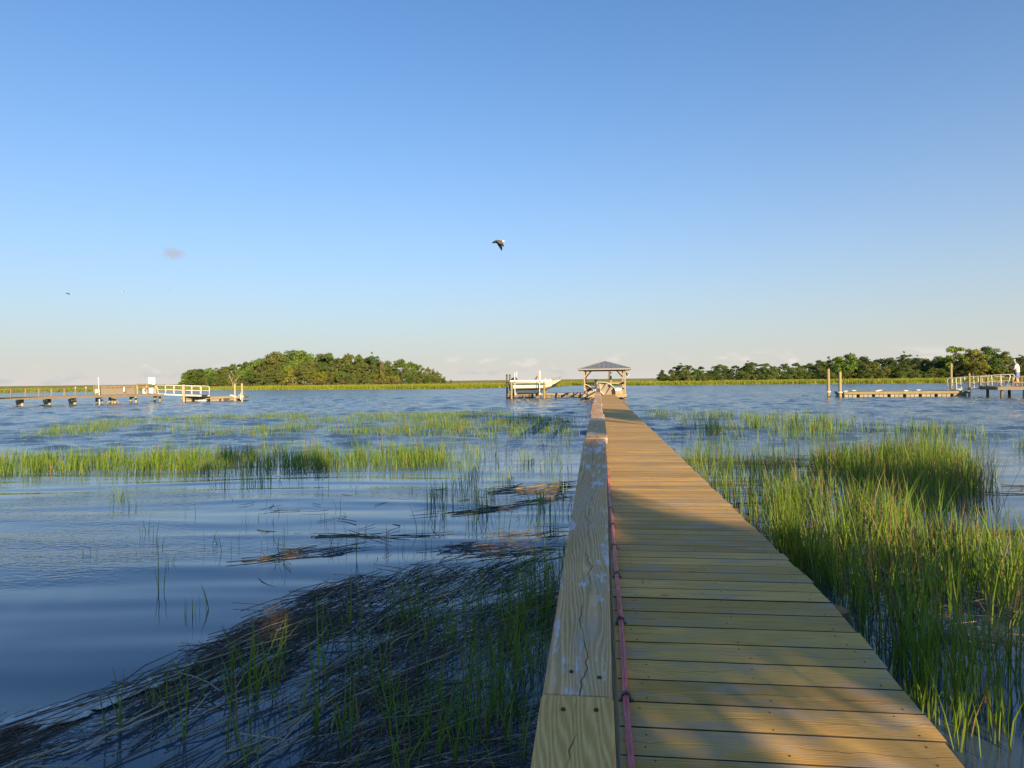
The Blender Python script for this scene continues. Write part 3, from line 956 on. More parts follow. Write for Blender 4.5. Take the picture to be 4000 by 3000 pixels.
def crown_mesh(name, kind, seed, ncards, card):
    """leaf sprays spread over the outer part of many small boughs; unit crown: width ~1, height 0..1"""
    r = np.random.default_rng(seed)
    nb = {'oak': 40, 'cedar': 44, 'pine': 13, 'bush': 16, 'loose': 26, 'airy': 22}[kind]
    C, S = [], []
    for i in range(nb):
        if kind == 'cedar':
            h = r.uniform(0.05, 0.98); rad = 0.46 * (1 - h) ** 0.75 + 0.03
            a = r.uniform(0, 6.28); q = rad * r.uniform(0.55, 1.0)
            C.append((q * math.cos(a), q * math.sin(a), h)); S.append(r.uniform(0.08, 0.15) * (1.15 - 0.6 * h))
        elif kind == 'pine':
            h = r.uniform(0.66, 0.96); a = r.uniform(0, 6.28); q = r.uniform(0.0, 0.42) * (1.25 - 0.6 * (h - 0.66) / 0.3)
            C.append((q * math.cos(a), q * math.sin(a), h)); S.append(r.uniform(0.09, 0.16))
        elif kind == 'bush':
            a = r.uniform(0, 6.28); q = 0.40 * math.sqrt(r.uniform(0, 1)); h = r.uniform(0.12, 0.75) * (1.1 - q)
            C.append((q * math.cos(a), q * math.sin(a), h)); S.append(r.uniform(0.14, 0.24))
        else:
            th = r.uniform(0, 6.28); ph = math.acos(r.uniform(-0.95, 1.0)); q = r.uniform(0.55, 1.0)
            C.append((0.37 * q * math.sin(ph) * math.cos(th), 0.37 * q * math.sin(ph) * math.sin(th), 0.52 + 0.38 * q * math.cos(ph)))
            S.append(r.uniform(0.09, 0.19) if kind == 'oak' else r.uniform(0.06, 0.14))
    C = np.array(C); S = np.array(S)
    w = S ** 2; w /= w.sum()
    bi = r.choice(nb, ncards, p=w)
    d = r.normal(0, 1, (ncards, 3)); d /= np.linalg.norm(d, axis=1)[:, None]
    d[:, 2] = np.where(d[:, 2] < -0.3, -d[:, 2], d[:, 2])
    rad = S[bi] * r.uniform(0.45, 1.08, ncards)
    fl = 0.42 if kind == 'pine' else 0.75
    P = C[bi] + d * rad[:, None] * np.array([1, 1, fl])
    # spray orientation: roughly facing out of its bough, well scattered
    nrm = d + r.normal(0, 0.65, (ncards, 3)) + np.array([0, 0, 0.25])
    nrm /= np.linalg.norm(nrm, axis=1)[:, None]
    u = np.cross(nrm, r.normal(0, 1, (ncards, 3))); u /= np.linalg.norm(u, axis=1)[:, None]
    v = np.cross(nrm, u)
    a = card * r.uniform(0.5, 1.25, ncards); b = a * r.uniform(0.45, 0.85, ncards)
    V = np.stack([P - u * a[:, None], P - v * b[:, None] * 0.8 + u * a[:, None] * 0.2, P + u * a[:, None], P + v * b[:, None]], 1)
    me = mesh_np(name, V.reshape(-1, 3), F4=np.arange(ncards * 4).reshape(-1, 4))
    A = me.attributes.new('tint', 'FLOAT', 'POINT')
    bt = r.uniform(0, 1, nb)
    A.data.foreach_set('value', np.repeat(np.clip(bt[bi] * 0.7 + r.uniform(0, 0.45, ncards), 0, 1), 4).astype(np.float32))
    return me, C


def trunk_mesh(name, C, seed, h0=0.0, r0=0.03, nl=9):
    rr = random.Random(seed)
    mb = MB()
    top = max(c[2] for c in C) * 0.92
    pts = [Vector((rr.uniform(-.012, .012) * i, rr.uniform(-.012, .012) * i, top * i / 5)) for i in range(6)]
    mb.tube(pts, [r0 * (1.25 if i == 0 else 1 - 0.16 * i) for i in range(6)], 7)
    for c in rr.sample(list(map(tuple, C)), min(nl, len(C))):
        c = Vector(c)
        z = max(0.08, min(top * 0.85, c.z - 0.22))
        k = min(4, int(z / top * 5)); s = pts[k].lerp(pts[k + 1], z / top * 5 - k)
        mid = s.lerp(c, 0.5) + Vector((0, 0, 0.03))
        mb.tube([s, mid, c], [r0 * 0.42, r0 * 0.3, r0 * 0.10], 5)
    me = bpy.data.meshes.new(name)
    me.from_pydata([tuple(p) for p in mb.v], [], mb.f)
    me.materials.append(BARK)
    me.update()
    return me


PROTO = {}
for kind, ncards, card, n in (('oak', 4600, 0.029, 5), ('cedar', 3800, 0.026, 4), ('pine', 1100, 0.030, 2), ('bush', 2200, 0.038, 3), ('loose', 3200, 0.027, 3), ('airy', 2500, 0.028, 2)):
    PROTO[kind] = []
    for s in range(n):
        cm, C = crown_mesh('crown_' + kind, kind, 200 + s * 13 + len(kind), ncards, card)
        tm = trunk_mesh('trunk_' + kind, C, 300 + s, r0=0.022 if kind != 'bush' else 0.018)
        byleaf = {}
        PROTO[kind].append((cm, tm, byleaf))


def tree(name, kind, leaf, loc, w, h, label, cat, group=None, seed=0, which=None):
    cm, tm, byleaf = PROTO[kind][(seed if which is None else which) % len(PROTO[kind])]
    if leaf not in byleaf:
        c2 = cm.copy(); c2.materials.append(LEAF[leaf]); byleaf[leaf] = c2
    t = thing(name, label, cat, loc, group, rotz=(seed * 2.399) % 6.283)
    for nm, me in (('crown', byleaf[leaf]), ('trunk', tm)):
        o = bpy.data.objects.new(nm, me)
        COL.objects.link(o)
        o.parent = t
        o.scale = (w, w, h)
    return t


def interp(prof, x):
    for (a, ya), (b, yb) in zip(prof, prof[1:]):
        if a <= x <= b: return ya + (yb - ya) * (x - a) / (b - a)
    return prof[0][1] if x < prof[0][0] else prof[-1][1]


def hor(px):
    return 1484.0 - 0.0122 * (px - 2000)


ISLE = [(705, 1470), (730, 1442), (779, 1434), (829, 1432), (889, 1419), (914, 1406), (973, 1400), (1008, 1397), (1038, 1383), (1103, 1363), (1177, 1361), (1227, 1375), (1277, 1371), (1336, 1385), (1366, 1380), (1401, 1374), (1431, 1382), (1500, 1402), (1575, 1402), (1625, 1412), (1660, 1427), (1690, 1442), (1719, 1454), (1744, 1482)]
WOOD = [(2570, 1462), (2600, 1450), (2627, 1441), (2640, 1419), (2699, 1418), (2731, 1423), (2775, 1436), (2800, 1420), (2872, 1419), (2883, 1436), (2916, 1412), (2963, 1405), (3024, 1416), (3079, 1410), (3187, 1409), (3236, 1400), (3345, 1392), (3388, 1389), (3464, 1392), (3522, 1386), (3609, 1396), (3663, 1389), (3690, 1372), (3950, 1389), (4000, 1380), (4200, 1376), (4500, 1372)]


def stand(prof, px, depth, frac, ground=0.5):
    """foot of a tree and the height that puts its top on the skyline (times frac)"""
    top = D(px, interp(prof, px), depth)
    foot = D(px, hor(px), depth); foot.z = ground
    return foot, (top.z - ground) * frac


TONE = {'oak': 'mid green', 'cedar': 'olive', 'bright': 'fresh green', 'dark': 'dark green', 'yellow': 'yellowing', 'brown': 'brown'}
SHAPE = {'oak': 'round-crowned', 'loose': 'loose-crowned', 'cedar': 'pointed', 'bush': 'bushy'}


def place(px, x0, x1):
    return ('at the left end', 'left of the middle', 'in the middle', 'right of the middle', 'at the right end')[max(0, min(4, int((px - x0) / (x1 - x0) * 5)))]


# island on the left
r = random.Random(21)
x = 735
i = 0
while x < 1725:
    f, h = stand(ISLE, x, 232 + r.uniform(-5, 5), r.uniform(0.95, 1.04))
    leaf = r.choice(['oak', 'oak', 'cedar', 'bright', 'dark'])
    kd = 'oak' if r.random() < 0.75 else 'loose'
    tree('island_tree', kd, leaf, f, max(4.2, h * r.uniform(0.72, 0.95)), h, f'{TONE[leaf]} {SHAPE[kd]} tree on the left island skyline, {place(x, 735, 1725)}', 'tree', 'skyline trees of the left island', i)
    x += r.uniform(24, 38); i += 1
x = 722
while x < 1725:
    f, h = stand(ISLE, x, 222 + r.uniform(-4, 4), r.uniform(0.62, 0.86))
    leaf = r.choice(['cedar', 'cedar', 'oak', 'cedar', 'bright'])
    kd = 'cedar' if r.random() < 0.45 else 'oak'
    tree('island_tree', kd, leaf, f, max(3.6, h * r.uniform(0.65, 0.9)), h, f'{TONE[leaf]} {SHAPE[kd]} tree inside the left island wood, {place(x, 722, 1725)}', 'tree', 'middle trees of the left island', i)
    x += r.uniform(26, 40); i += 1
x = 716
while x < 1735:
    f, h = stand(ISLE, x, 213 + r.uniform(-3, 3), r.uniform(0.34, 0.56))
    h = max(h, 2.3)
    leaf = r.choice(['cedar', 'cedar', 'oak', 'yellow', 'cedar'])
    kd = r.choice(['cedar', 'bush', 'oak'])
    tree('island_tree', kd, leaf, f, max(3.2, h * r.uniform(0.8, 1.1)), h, f'low {TONE[leaf]} {SHAPE[kd]} tree fronting the left island, {place(x, 716, 1735)}', 'tree', 'front row of the left island', i)
    x += r.uniform(18, 28); i += 1
# told apart on the island
f, h = stand(ISLE, 762, 214, 1.0)
tree('oak_tree', 'oak', 'oak', f, 6.4, h * 1.03, 'dark rounded oak at the left end of the left island', 'tree', seed=3)
f, h = stand([(1401, 1371), (1402, 1371)], 1401, 226, 1.0)
tree('oak_tree', 'loose', 'oak', f, 6.0, h, 'tall rounded tree rising above the right half of the left island beside the lone pine', 'tree', seed=5)
f, h = stand([(1461, 1374), (1462, 1374)], 1461, 226, 1.0)
tree('pine_tree', 'pine', 'oak', f, 4.8, h, 'flat-topped pine standing out of the skyline on the right half of the left island', 'tree', seed=2)
f, h = stand([(1490, 1402), (1491, 1402)], 1492, 216, 1.0)
tree('dying_tree', 'loose', 'brown', f, 2.2, h, 'reddish brown dying tree below the pine on the left island', 'tree', seed=2)
for k, (px, top) in enumerate(((1672, 1434), (1692, 1441), (1708, 1449), (1722, 1456), (1736, 1470), (1762, 1482))):
    f, h = stand([(px - 1, top), (px + 1, top)], px, 212, 1.0)
    tree('cedar_tree', 'cedar', 'cedar', f, max(1.8, h * 0.62), h, f'{("tallest", "second tallest", "third tallest", "fourth", "last but one", "smallest outermost")[k]} narrow cedar stepping down to the right tip of the left island', 'tree', 'cedars at the right tip of the island', k)


def dead_tree(name, px, py_base, depth, limbs, label):
    base = D(px, py_base, depth); base.z = 0.5
    t = root(name, label, 'dead tree', tuple(base))
    mb = MB()
    for pts in limbs:
        P = [D(a, b, depth) for a, b in pts]
        n = len(P)
        mb.tube(P, [0.065 * (1 - 0.6 * i / max(1, n - 1)) for i in range(n)], 6)
    mb.tube([base + Vector((0, 0, -0.3)), D(limbs[0][0][0], limbs[0][0][1], depth)], [0.10, 0.07], 7)
    mb.build('trunk', DEADBARK, t)


dead_tree('dead_tree', 912, 1500, 209, [[(908, 1500), (905, 1488), (899, 1474), (897, 1462), (890, 1454)], [(899, 1474), (891, 1465)], [(905, 1488), (909, 1473)], [(908, 1500), (920, 1490), (917, 1478)], [(920, 1490), (926, 1479), (934, 1469), (950, 1464)], [(912, 1470), (905, 1455)]], 'bleached bare dead tree with forked limbs at the front of the left island')
for k, (px, w) in enumerate(((860, 5.5), (950, 4.5), (1250, 6), (1480, 5), (1540, 6), (1330, 5))):
    f = D(px, hor(px), 207); f.z = 0.45
    tree('dry_brush', 'bush', 'brown', f, w, 1.7, f'brown dry brush along the foot of the left island, {place(px, 716, 1735)}', 'brush', 'dry brush at the foot of the left island', k)

# wood on the right
x = 2590
while x < 4120:
    f, h = stand(WOOD, x, 205 + r.uniform(-5, 5), r.uniform(0.94, 1.05))
    leaf = r.choice(['dark', 'dark', 'oak', 'oak', 'dark'])
    kd = 'oak' if r.random() < 0.7 else 'loose'
    tree('wood_tree', kd, leaf, f, max(4.2, h * r.uniform(0.85, 1.15)), h, f'{TONE[leaf]} {SHAPE[kd]} tree on the right wood skyline, {place(x, 2590, 4020)}', 'tree', 'skyline trees of the right wood', i)
    x += r.uniform(34, 52); i += 1
x = 2596
while x < 4120:
    f, h = stand(WOOD, x, 196 + r.uniform(-4, 4), r.uniform(0.60, 0.85))
    leaf = r.choice(['dark', 'dark', 'oak', 'cedar', 'oak'])
    kd = r.choice(['oak', 'oak', 'bush'])
    tree('wood_tree', kd, leaf, f, max(3.8, h * r.uniform(0.9, 1.2)), h, f'{TONE[leaf]} {SHAPE[kd]} tree inside the right wood, {place(x, 2596, 4020)}', 'tree', 'middle trees of the right wood', i)
    x += r.uniform(32, 52); i += 1
x = 2585
while x < 4120:
    f, h = stand(WOOD, x, 188 + r.uniform(-3, 3), r.uniform(0.36, 0.58))
    h = max(h, 1.9)
    leaf = r.choice(['dark', 'oak', 'oak', 'cedar', 'cedar'])
    kd = r.choice(['bush', 'bush', 'oak'])
    tree('wood_tree', kd, leaf, f, max(3.2, h * r.uniform(1.0, 1.5)), h, f'low {TONE[leaf]} {SHAPE[kd]} tree fronting the right wood, {place(x, 2585, 4020)}', 'tree', 'front row of the right wood', i)
    x += r.uniform(20, 32); i += 1
for px, top, dep, w, kind, leaf, nm, lab in (
        (2587, 1443, 198, 2.2, 'oak', 'dark', 'oak_tree', 'small round tree on its own at the left tip of the right wood'),
        (2668, 1417, 200, 5.2, 'pine', 'dark', 'pine_tree', 'flat-topped pine near the left tip of the right wood'),
        (2930, 1408, 200, 4.6, 'pine', 'dark', 'pine_tree', 'flat dark pine crown where the right wood first rises'),
        (3301, 1374, 190, 8.2, 'oak', 'bright', 'round_tree', 'bright green rounded tree standing above the right wood behind the float pilings'),
        (3238, 1390, 196, 3.0, 'cedar', 'dark', 'cedar_tree', 'dark pointed cedar beside the bright rounded tree in the right wood'),
        (3540, 1371, 200, 4.4, 'pine', 'dark', 'pine_tree', 'flat-topped pine poking above the middle of the right wood'),
        (3590, 1386, 203, 3.4, 'pine', 'dark', 'pine_tree', 'lower flat pine to the right of the pine above the middle of the right wood'),
        (3735, 1342, 186, 8.0, 'loose', 'bright', 'tall_tree', 'tall leafy green tree at the left of the high clump on the right'),
        (3800, 1349, 184, 8.0, 'loose', 'yellow', 'tall_tree', 'tall yellowing tree in the middle of the high clump on the right'),
        (3862, 1351, 187, 8.6, 'oak', 'oak', 'tall_tree', 'tall domed green tree at the right of the high clump on the right'),
        (3910, 1366, 189, 6.4, 'oak', 'cedar', 'tall_tree', 'olive tree on the right shoulder of the high clump behind the pier'),
        (3830, 1400, 179, 6.5, 'loose', 'yellow', 'tall_tree', 'yellow green tree in front of the high clump behind the gangway'),
        (3990, 1384, 192, 6.0, 'pine', 'dark', 'pine_tree', 'dark spreading pine behind the standing person')):
    f, h = stand([(px - 1, top), (px + 1, top)], px, dep, 1.0)
    tree(nm, kind, leaf, f, w, h, lab, 'tree', seed=int(px))

# trees on the bank behind the viewpoint: their shadow lies over the foreground
bank_m = plain('bank_soil', (0.10, 0.105, 0.045), 0.95, var=0.4, scale=1.5, bump=0.5)


def make_bank():
    V, F = [], []
    nx, ny = 40, 8
    for j in range(ny):
        for k in range(nx):
            x_ = -60 + 130 * k / (nx - 1); y_ = -5.5 - 42 * j / (ny - 1) + 1.2 * float(vnoise(k * .6, j * .9, 2))
            V.append((x_, y_, -0.3 + 1.2 * min(1, j / 1.0) + 0.25 * float(vnoise(k * .5, j, 6))))
    for j in range(ny - 1):
        for k in range(nx - 1): F.append((j * nx + k, j * nx + k + 1, (j + 1) * nx + k + 1, (j + 1) * nx + k))
    tag(link('bank', mesh_np('bank', V, F4=F, smooth=True), bank_m), kind='structure')


make_bank()
SV = Vector((-math.sin(SUN_OFF), math.cos(SUN_OFF), 0))      # way shadows point
PV = Vector((math.cos(SUN_OFF), math.sin(SUN_OFF), 0))       # across it


def shade_tree(u, v, w, top, kind, leaf, label, bottom=0.0, seed=0, nm='bank_tree'):
    v += (4.70 - 1 / math.tan(SUN_EL)) * (top - 0.4)      # a higher sun: stand nearer for the same reach
    p = PV * u + SV * v
    tree(nm, kind, leaf, (p.x, p.y, 0.7 + bottom), w, top - 0.7 - bottom, label, 'tree', seed=seed)


SHADE = [
    (-16.0, -22.0, 6.5, 7.4, 'oak', 'leftmost of the leafy trees on the bank behind the viewpoint'),
    (-11.0, -21.0, 6.5, 7.3, 'oak', 'second leafy tree from the left on the bank behind the viewpoint'),
    (-6.2, -20.5, 6.2, 7.4, 'oak', 'third leafy tree from the left on the bank behind the viewpoint'),
    (-2.6, -21.5, 5.2, 8.0, 'oak', 'leafy tree on the bank behind the viewpoint, left of the tall oak'),
    (0.3, -20.5, 4.6, 9.0, 'oak', 'tall oak on the bank behind the viewpoint, left of the boardwalk'),
    (2.6, -19.5, 3.6, 7.2, 'airy', 'slim leafy tree close beside the tall oak behind the viewpoint'),
    (4.3, -21.0, 3.8, 7.2, 'airy', 'slim low tree right behind the boardwalk on the bank'),
    (6.3, -20.5, 3.4, 5.9, 'loose', 'lowest round tree on the bank behind the viewpoint'),
    (8.9, -20.5, 3.8, 7.3, 'oak', 'leafy tree on the bank behind the viewpoint, left of the pines'),
    (10.9, -22.0, 5.4, 11.2, 'pine', 'left one of the two tall pines on the bank behind the viewpoint'),
    (13.6, -21.0, 5.4, 11.3, 'pine', 'right one of the two tall pines on the bank behind the viewpoint'),
    (12.0, -19.0, 5.0, 6.4, 'oak', 'low leafy tree under the two pines behind the viewpoint'),
    (16.0, -20.0, 4.6, 6.2, 'oak', 'leafy tree right of the pines behind the viewpoint'),
    (20.0, -20.5, 5.0, 6.4, 'oak', 'rightmost leafy tree on the bank behind the viewpoint'),
]
for k, (u, v, w, top, kd, lab) in enumerate(SHADE):
    shade_tree(u, v, w, top, kd, 'oak', lab, seed=k)
# ------------------------------------------------------------------ boardwalk
DECK_FAR = EYE - 1.315            # deck level over the water, far part
KINK = 4.25                       # the near part ramps down towards the bank
SLOPE = 0.088
RAIL_H = 0.935                    # top of rail cap over the deck
X0, X1 = 0.068, 1.335             # deck edges
PAV_Y = 58.6


def deck_z(y):
    return DECK_FAR - max(0.0, KINK - y) * SLOPE


M_DECK = wood('deck_pine', 0, (0.36, 0.178, 0.040), (0.90, 0.545, 0.165), grey=(0.56, 0.43, 0.30), grey_amt=0.45, fig=0.8, var=0.26, green=(0.57, 0.350, 0.100))
M_EDGE = plain('mildewed_board_edge', (0.050, 0.038, 0.024), 0.9, var=0.4, scale=12)
M_CAP = wood('weathered_cap', 1, (0.36, 0.165, 0.055), (0.92, 0.55, 0.25), grey=(0.72, 0.49, 0.33), grey_amt=0.35, patch=(0.74, 0.71, 0.77), patch_amt=0.52, fig=1.0, var=0.10)
M_CAPNEW = wood('new_cap', 1, (0.52, 0.23, 0.045), (0.98, 0.60, 0.22), grey=(0.80, 0.55, 0.36), grey_amt=0.15, patch=(0.66, 0.66, 0.62), patch_amt=0.2, fig=1.4, var=0.05)
M_FRAME = wood('frame_timber', 1, (0.16, 0.11, 0.05), (0.30, 0.22, 0.12), grey=(0.22, 0.21, 0.18), grey_amt=0.5, var=0.2)
M_POST = wood('post_timber', 2, (0.22, 0.15, 0.07), (0.40, 0.30, 0.16), grey=(0.32, 0.29, 0.24), grey_amt=0.4, var=0.2)
M_PILE = wood('piling_timber', 2, (0.12, 0.085, 0.045), (0.28, 0.205, 0.105), grey=(0.16, 0.16, 0.12), grey_amt=0.6, var=0.25)
M_PILED = wood('dark_piling_timber', 2, (0.040, 0.030, 0.020), (0.13, 0.085, 0.045), grey=(0.07, 0.065, 0.055), grey_amt=0.6, var=0.25)
M_PILEY = wood('treated_piling', 2, (0.26, 0.19, 0.075), (0.44, 0.34, 0.16), grey=(0.34, 0.30, 0.2), grey_amt=0.2, var=0.15)
M_ENDGRAIN = plain('weathered_end_grain', (0.30, 0.15, 0.055), 0.9, var=0.5, scale=25)
M_NAIL = plain('rusty_nail', (0.10, 0.045, 0.03), 0.7, 0.3, var=0.4, scale=200)
M_BLACK = plain('black_plastic', (0.018, 0.018, 0.02), 0.5)
M_WHITE = plain('white_paint', (0.78, 0.76, 0.70), 0.45, var=0.05)
M_ALU = plain('white_aluminium', (0.80, 0.76, 0.68), 0.4, var=0.04)


def boardwalk():
    t = root('boardwalk', 'long narrow plank boardwalk with one wide handrail running out to the roofed pavilion', 'boardwalk', (0, 0, 0))
    # deck boards
    mb = MB()
    bw = 0.1838
    mb.frame_box((0, 0, -0.019), (1, 0, 0), (0, 1, 0), (0, 0, 1), X1 - X0, bw, 0.038, 0.0015)
    proto = [None] * 3
    me0 = bpy.data.meshes.new('deck_board'); me0.from_pydata([tuple(v) for v in mb.v], [], mb.f); me0.materials.append(M_DECK); me0.materials.append(M_EDGE); me0.update()
    for p_ in me0.polygons:
        if abs(p_.normal.y) > 0.6: p_.material_index = 1
    rr = random.Random(3)
    y = -1.2
    pitch = 0.1898
    ybreaks = []
    while y < PAV_Y - 0.06:
        o = link('deck_board', me0, None, t, ((X0 + X1) / 2 + rr.uniform(-.011, .011), y, deck_z(y) + rr.uniform(-.0007, .0007)))
        o.rotation_euler = (math.atan(SLOPE) if y < KINK else 0, rr.uniform(-.0007, .0007), rr.uniform(-.0015, .0015))
        o.scale = (1 + rr.uniform(-.004, .006), 1 + rr.uniform(-.012, .004), 1)
        y += pitch
    # stringers
    for x in (X0 + 0.12, 0.71, X1 - 0.10):
        for (a, b) in ((-1.2, KINK), (KINK, PAV_Y - 0.1)):
            m2 = MB(); m2.bar((x, a, deck_z(a) - 0.04 - 0.095), (x, b, deck_z(b) - 0.04 - 0.095), 0.045, 0.19)
            m2.build('stringer', M_FRAME, t)
    # pilings, cross beams, rail posts
    py = [1.15 + 3.1 * k for k in range(19)]
    for k, y in enumerate(py):
        zt = deck_z(y) - (0.06 if k != 1 else 0.05)
        for x in (1.325, 0.03):
            lean = rr.uniform(-.02, .02)
            b = piling_mb(x + lean + (0.0 if x > 1 else -0.03), y + rr.uniform(-.06, .06), -0.9, zt + rr.uniform(-.03, .01) - (0.04 if x < 1 else 0), 0.102 if x > 1 else 0.09, k)
            pl = b.build('piling', [M_PILED, M_ENDGRAIN], t, auto=40)
            for p_ in pl.data.polygons:
                if p_.normal.z > 0.8: p_.material_index = 1
        m2 = MB(); m2.box((0.70, y + 0.15, deck_z(y) - 0.04 - 0.19 - 0.075), (1.46, 0.045, 0.15)); m2.build('cross_beam', M_FRAME, t)
        m2 = MB(); z0, z1 = deck_z(y) - 0.30, deck_z(y) + RAIL_H - 0.040
        m2.bar((-0.03, y, z0), (-0.03, y, z1), 0.09, 0.09, bev=0.006); m2.build('rail_post', M_POST, t)
    m2 = MB()
    # rail caps, butted end to end on the posts
    js = [-2.0, 1.385] + [4.45 + 3.1 * k for k in range(17)] + [PAV_Y - 0.1]
    xs = [(-0.122, 0.022)] + [(-0.108, 0.032)] + [(-0.096, 0.046)] * 30
    for k, (a, b) in enumerate(zip(js, js[1:])):
        x0, x1 = xs[k]
        kx = rr.uniform(-.012, .012) if k > 1 else (0.022 if k == 1 else 0.0)      # the second cap runs slightly askew
        jx = -0.012 if k == 1 else (0 if k < 2 else rr.uniform(-.008, .008))
        pts = [a + 0.002, b - 0.003]
        if a < KINK < b and b - KINK > 0.5: pass
        za, zb = deck_z(pts[0]) + RAIL_H - 0.019, deck_z(pts[1]) + RAIL_H - 0.019
        if k > 1: za += rr.uniform(-.006, .006); zb += rr.uniform(-.006, .006)
        c0 = Vector(((x0 + x1) / 2 + jx, pts[0], za)); c1 = Vector(((x0 + x1) / 2 + jx + kx, pts[1], zb))
        # object sits at its own middle so that grain follows the board
        mid = (c0 + c1) / 2
        m2 = MB()
        m2.bar(c0 - mid, c1 - mid, x1 - x0, 0.038, bev=0.006)
        me = bpy.data.meshes.new('rail_cap'); me.from_pydata([tuple(v) for v in m2.v], [], m2.f); me.materials.append(M_CAPNEW if k == 0 else M_CAP); me.update()
        cap = link('rail_cap', me, None, t, mid)
        # nails near each joint
        if k < 4:
            for yy, xx in (((b - 0.075, -0.032), (b - 0.05, 0.022)) if k else ((b - 0.055, -0.075), (b - 0.052, -0.012))):
                tt = (yy - c0.y) / (c1.y - c0.y)
                nm = MB(); p = c0.lerp(c1, tt)
                nm.tube([(xx, yy, p.z + 0.0185), (xx, yy, p.z + 0.0225)], [0.0052, 0.004], 10)
                nm.build('nail', M_NAIL, t)
            if k:
                for yy, xx in ((a + 0.09, -0.065), (a + 0.07, -0.006)):
                    tt = (yy - c0.y) / (c1.y - c0.y); p = c0.lerp(c1, tt)
                    nm = MB(); nm.tube([(xx, yy, p.z + 0.0185), (xx, yy, p.z + 0.0225)], [0.0052, 0.004], 10); nm.build('nail', M_NAIL, t)
    # boards on edge below the cap
    for zoff in (0.80, 0.42):
        for (a, b) in ((-2.0, KINK), (KINK, PAV_Y - 0.1)):
            m2 = MB(); m2.bar((0.006, a, deck_z(a) + zoff), (0.024, b, deck_z(b) + zoff), 0.036, 0.13, bev=0.003)
            m2.build('side_rail', M_FRAME, t)
    # nail heads in the nearer deck boards, two over each stringer
    nm = MB()
    y = -1.2
    while y < 14:
        for x in (X0 + 0.12, 0.71, X1 - 0.10):
            for dy in (-0.055, 0.055):
                if rr.random() < 0.3: continue
                xx, yy = x + rr.uniform(-.03, .03), y + dy + rr.uniform(-.02, .02)
                nm.tube([(xx, yy, deck_z(yy) - 0.001), (xx, yy, deck_z(yy) + 0.0022)], [0.0038, 0.0034], 6)
        y += pitch
    o = nm.build('nails', M_NAIL, t); o['kind'] = 'stuff'
    return t


boardwalk()


def pipe():
    m, n, b = mat('faded_red_pipe')
    tc = n.new('ShaderNodeTexCoord').outputs['Object']
    f = n.noise(n.scale(tc, (1, 0.15, 1)), 60, 4, 0.65)
    n.put(b.inputs['Base Color'], n.ramp(f, [(0.35, (0.46, 0.060, 0.070)), (0.7, (0.70, 0.20, 0.20))]))
    b.inputs['Roughness'].default_value = 0.5
    t = root('water_pipe', 'faded red plastic water pipe clipped along the deck edge beside the handrail', 'pipe', (0.104, 0, 0))
    mb = MB()
    pts = []
    rr = random.Random(4)
    y = -1.0
    while y < 40:
        pts.append((0.104 + rr.uniform(-.006, .004), y, deck_z(y) + 0.017 + rr.uniform(0, .003)))
        y += 0.4
    mb.tube(pts, 0.0135, 10)
    mb.build('pipe', m, t, smooth=True)
    y = 0.75
    while y < 22:
        z = deck_z(y) + 0.001
        c = MB()
        # strap over the pipe with two feet
        row = []
        for a in range(0, 181, 30):
            th = R(a)
            row.append((0.104 + 0.0195 * math.cos(th), 0.017 + 0.0195 * math.sin(th)))
        prof = [(0.136, 0.002)] + [(0.1205, 0.004)] + row + [(0.0875, 0.004), (0.076, 0.002)]
        for (xa, za), (xb, zb) in zip(prof, prof[1:]):
            c.bar((xa, y, z + za), (xb, y, z + zb), 0.022, 0.003, up=(0, 1, 0)) if False else c.frame_box(((xa + xb) / 2, y, z + (za + zb) / 2), (xb - xa, 0, zb - za), (0, 1, 0), Vector((xb - xa, 0, zb - za)).cross(Vector((0, 1, 0))), math.hypot(xb - xa, zb - za) + 0.002, 0.024, 0.003)
        c.build('clip', M_BLACK, t)
        y += 0.775
    return t


pipe()


def sprouts():
    r_ = np.random.default_rng(9)
    spots = []
    for px, py, h in ((2508, 2292, .075), (2535, 2296, .06), (2612, 2296, .06), (2655, 2298, .085), (2620, 2330, .04), (2742, 2335, .04), (2765, 2448, .055), (2500, 2065, .05), (2575, 2065, .07), (2610, 2065, .05), (2545, 2085, .04), (2730, 2086, .05), (2640, 2088, .05)):
        p = G(px, py, DECK_FAR - 0.02)
        spots += [(p.x, p.y, deck_z(p.y) - 0.01, h), (p.x + 0.006, p.y, deck_z(p.y) - 0.01, h * 0.6)]
    S = np.array(spots)
    n = len(S)
    grass_obj('grass_sprouts', 'few thin grass sprouts growing up between the deck boards', [blades(S[:, :3], S[:, 3], np.full(n, .0025), np.abs(r_.normal(0, .3, n)), np.abs(r_.normal(0, .3, n)), r_.uniform(.2, .6, n), 5)], M_CORD)


sprouts()
# ------------------------------------------------------------------ pavilion at the boardwalk's end
M_PINK = wood('pavilion_timber', 2, (0.30, 0.205, 0.135), (0.50, 0.375, 0.265), grey=(0.42, 0.37, 0.31), grey_amt=0.45, var=0.12)
M_PINKX = wood('pavilion_beam', 0, (0.30, 0.205, 0.13), (0.50, 0.375, 0.255), grey=(0.42, 0.37, 0.31), grey_amt=0.45, var=0.12)
M_PINKY = wood('pavilion_side_beam', 1, (0.30, 0.205, 0.13), (0.50, 0.375, 0.255), grey=(0.42, 0.37, 0.31), grey_amt=0.45, var=0.12)
M_ROOF = plain('grey_roof_metal', (0.27, 0.28, 0.29), 0.45, 0.35, var=0.10, scale=2)
M_ROOFCAP = plain('roof_trim_metal', (0.50, 0.48, 0.44), 0.45, 0.3, var=0.08, scale=2)


